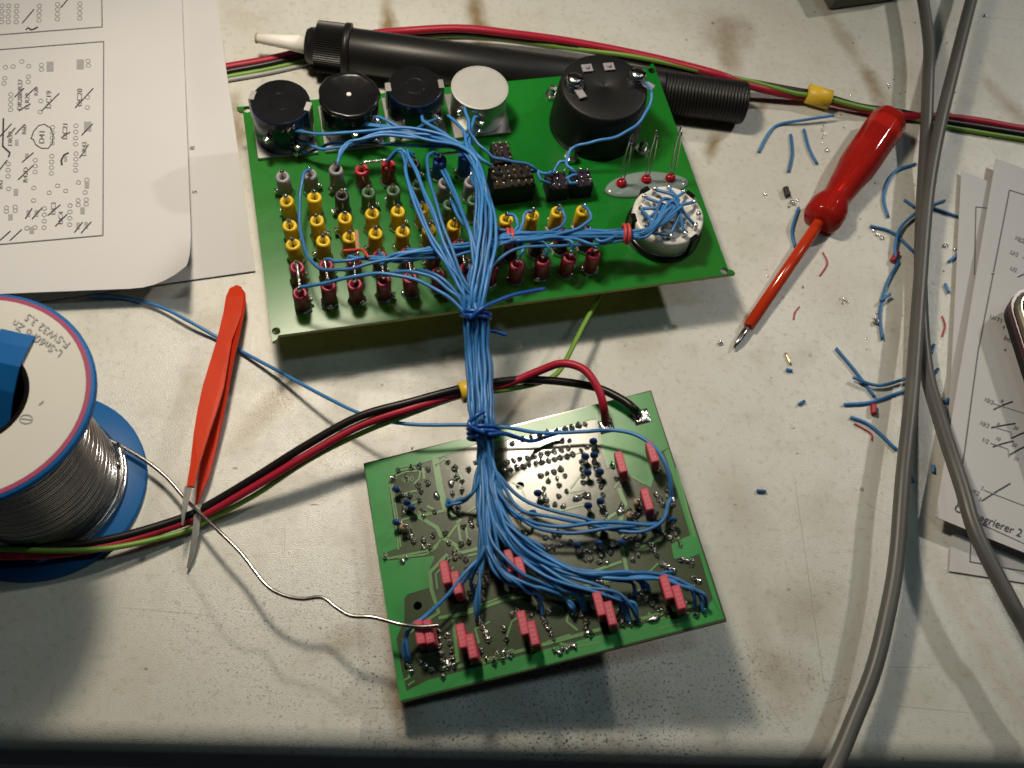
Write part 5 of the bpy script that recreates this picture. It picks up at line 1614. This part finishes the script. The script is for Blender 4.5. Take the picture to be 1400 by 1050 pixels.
for a, c, lab in [((1297, 358), (1309, 348), 'tiny blue wire stub at the paper edge among silver solder bits'),
                  ((1292, 388), (1297, 400), 'tiny blue wire stub between grey cable and paper, just below the solder bits'),
                  ((1273, 484), (1277, 471), 'tiny blue wire stub touching the grey cable below the curved red strand'),
                  ((1277, 512), (1283, 504), 'tiny blue wire stub touching the grey cable above the straight red strand'),
                  ((1292, 551), (1297, 545), 'tiny blue wire stub at the paper edge at the end of the straight red strand'),
                  ((1276, 636), (1276, 646), 'tiny blue wire stub where the two grey cables spread apart'),
                  ((1035, 671), (1047, 672), 'tiny blue wire stub alone on bare bench beside the circuit board'),
                  ((1092, 553), (1100, 548), 'tiny slanting blue wire stub between the board and the blue clippings'),
                  ((1075, 505), (1083, 507), 'tiny blue wire stub next to the small gold-coloured clipping'),
                  ((1245, 652), (1249, 660), 'tiny blue wire stub half hidden by the cable leading to the bench front'),
                  ((1236, 273), (1250, 283), 'tiny blue wire stub against the cable below the strongly curved clipping')]:
    clip([a, c], BR, M['blue'], lab, G, 'wire_stub')
clip([(1125, 345), (1131, 360), (1121, 377)], .00030, M['redstrand'], 'thin curved red strand under the screwdriver guard', None, 'red_strand', 'strand')
clip([(1093, 419), (1087, 427), (1085, 437)], .00025, M['redstrand'], 'shortest thin red strand beside the screwdriver blade', None, 'red_strand', 'strand')
clip([(1288, 432), (1292, 445), (1288, 460)], .00030, M['redstrand'], 'curved red strand between grey cable and paper edge', None, 'red_strand', 'strand')
clip([(1168, 579), (1190, 592), (1192, 602)], .00030, M['redstrand'], 'hooked red strand beneath the lowest blue clipping', None, 'red_strand', 'strand')
clip([(1280, 537), (1294, 553)], .00030, M['redstrand'], 'straight red strand at the paper edge', None, 'red_strand', 'strand')
clip([(1194, 553), (1194.5, 566)], .0011, M['s_red'], 'small red sleeve bit below the slanting blue clipping', None, 'sleeve_bit', 'sleeve')
clip([(1220, 357), (1227, 345)], .0011, M['s_red'], 'small red sleeve bit at the top of the long curved blue clipping', None, 'sleeve_bit', 'sleeve')
clip([(1074, 257), (1077, 268)], .0012, M['s_black'], 'small dark sleeve bit above a solder lump', None, 'sleeve_bit', 'sleeve')
clip([(1074, 483), (1081, 498)], .00045, M['brass'], 'small bright gold-coloured wire clipping below the screwdriver tip', None, 'metal_clipping', 'clipping')

# crumbs of solder
def crumb_mesh(seed):
    rr = random.Random(seed)
    bmh = bmesh.new()
    bmesh.ops.create_icosphere(bmh, subdivisions=1, radius=1.0)
    for v_ in bmh.verts:
        v_.co *= rr.uniform(.65, 1.2)
        v_.co.z = max(-.55, v_.co.z * .75) + .55
    me = bpy.data.meshes.new('crumb')
    bmh.to_mesh(me)
    bmh.free()
    me.materials.append(M['tin'])
    return me
CM = [crumb_mesh(i) for i in range(6)]
single = [(1136, 317, 1.25, 'rounded grey solder bead below the screwdriver guard'), (985, 470, 1.1, 'flat solder flake left of the screwdriver tip'), (1130, 206, .9, 'bright solder drop under the silver cluster by the clippings'), (1083, 278, 1.3, 'dark solder lump at the end of a curved blue clipping'), (1197, 441, 1.5, 'dark solder lump beside the foot of the long blue clipping')]
for (x, y, r_, lab) in single:
    o = tag(put('solder_bead', CM[int(x) % 6], atz(x, y, 0)), lab, 'solder bead')
    o.scale = (r_ * mm,) * 3
    o.rotation_euler = (0, 0, random.uniform(0, 6))
crumbs = [(1126, 172, .5), (1124, 178, .7), (1127, 184, .6), (1124, 189, .5), (1124, 196, .4), (1154, 410, .7), (1158, 413, .5), (1151, 415, .5), (1148, 409, .4), (1191, 309, .5), (1194, 316, .7), (1199, 321, .9), (1205, 326, .9), (1198, 428, .5), (1195, 435, .6), (1214, 116, .6), (1216, 120, .6), (1221, 109, .4), (1230, 129, .4), (1237, 126, .35), (1163, 130, .45), (1162, 155, .45), (1154, 174, .5), (1114, 17, .3), (1166, 59, .35), (1222, 93, .35), (1251, 31, .4), (1346, 22, .8), (1305, 127, .5), (1292, 336, 1.0), (1305, 341, .7), (1304, 348, .5), (1290, 371, .35), (1357, 374, .55), (1374, 436, .7), (1197, 250, .5), (1046, 266, .7), (1097, 393, .5), (1049, 378, .4), (1071, 407, .45), (1048, 368, .4), (1184, 463, .4), (1185, 477, .4), (1176, 300, .4), (1174, 325, .5), (563, 613, .5), (1250, 253, .5), (1354, 188, .6), (1347, 179, .5), (1078, 283, .6), (1090, 274, .6), (1234, 431, .3), (1300, 155, .4), (1085, 585, .4)]
for i, (x, y, r_) in enumerate(crumbs):
    onp = x > 1345 and y > 300
    z_ = sC(x, y).z if onp else 0.0
    o = tag(put('solder_crumb', CM[i % 6], at(x, y, z_)), 'tiny silvery crumb of solder scattered among the wire clippings', 'solder crumb', 'solder crumbs scattered on the bench')
    o.scale = (r_ * mm * random.uniform(.9, 1.3), r_ * mm, r_ * mm * .9)
    o.rotation_euler = (0, 0, random.uniform(0, 6))
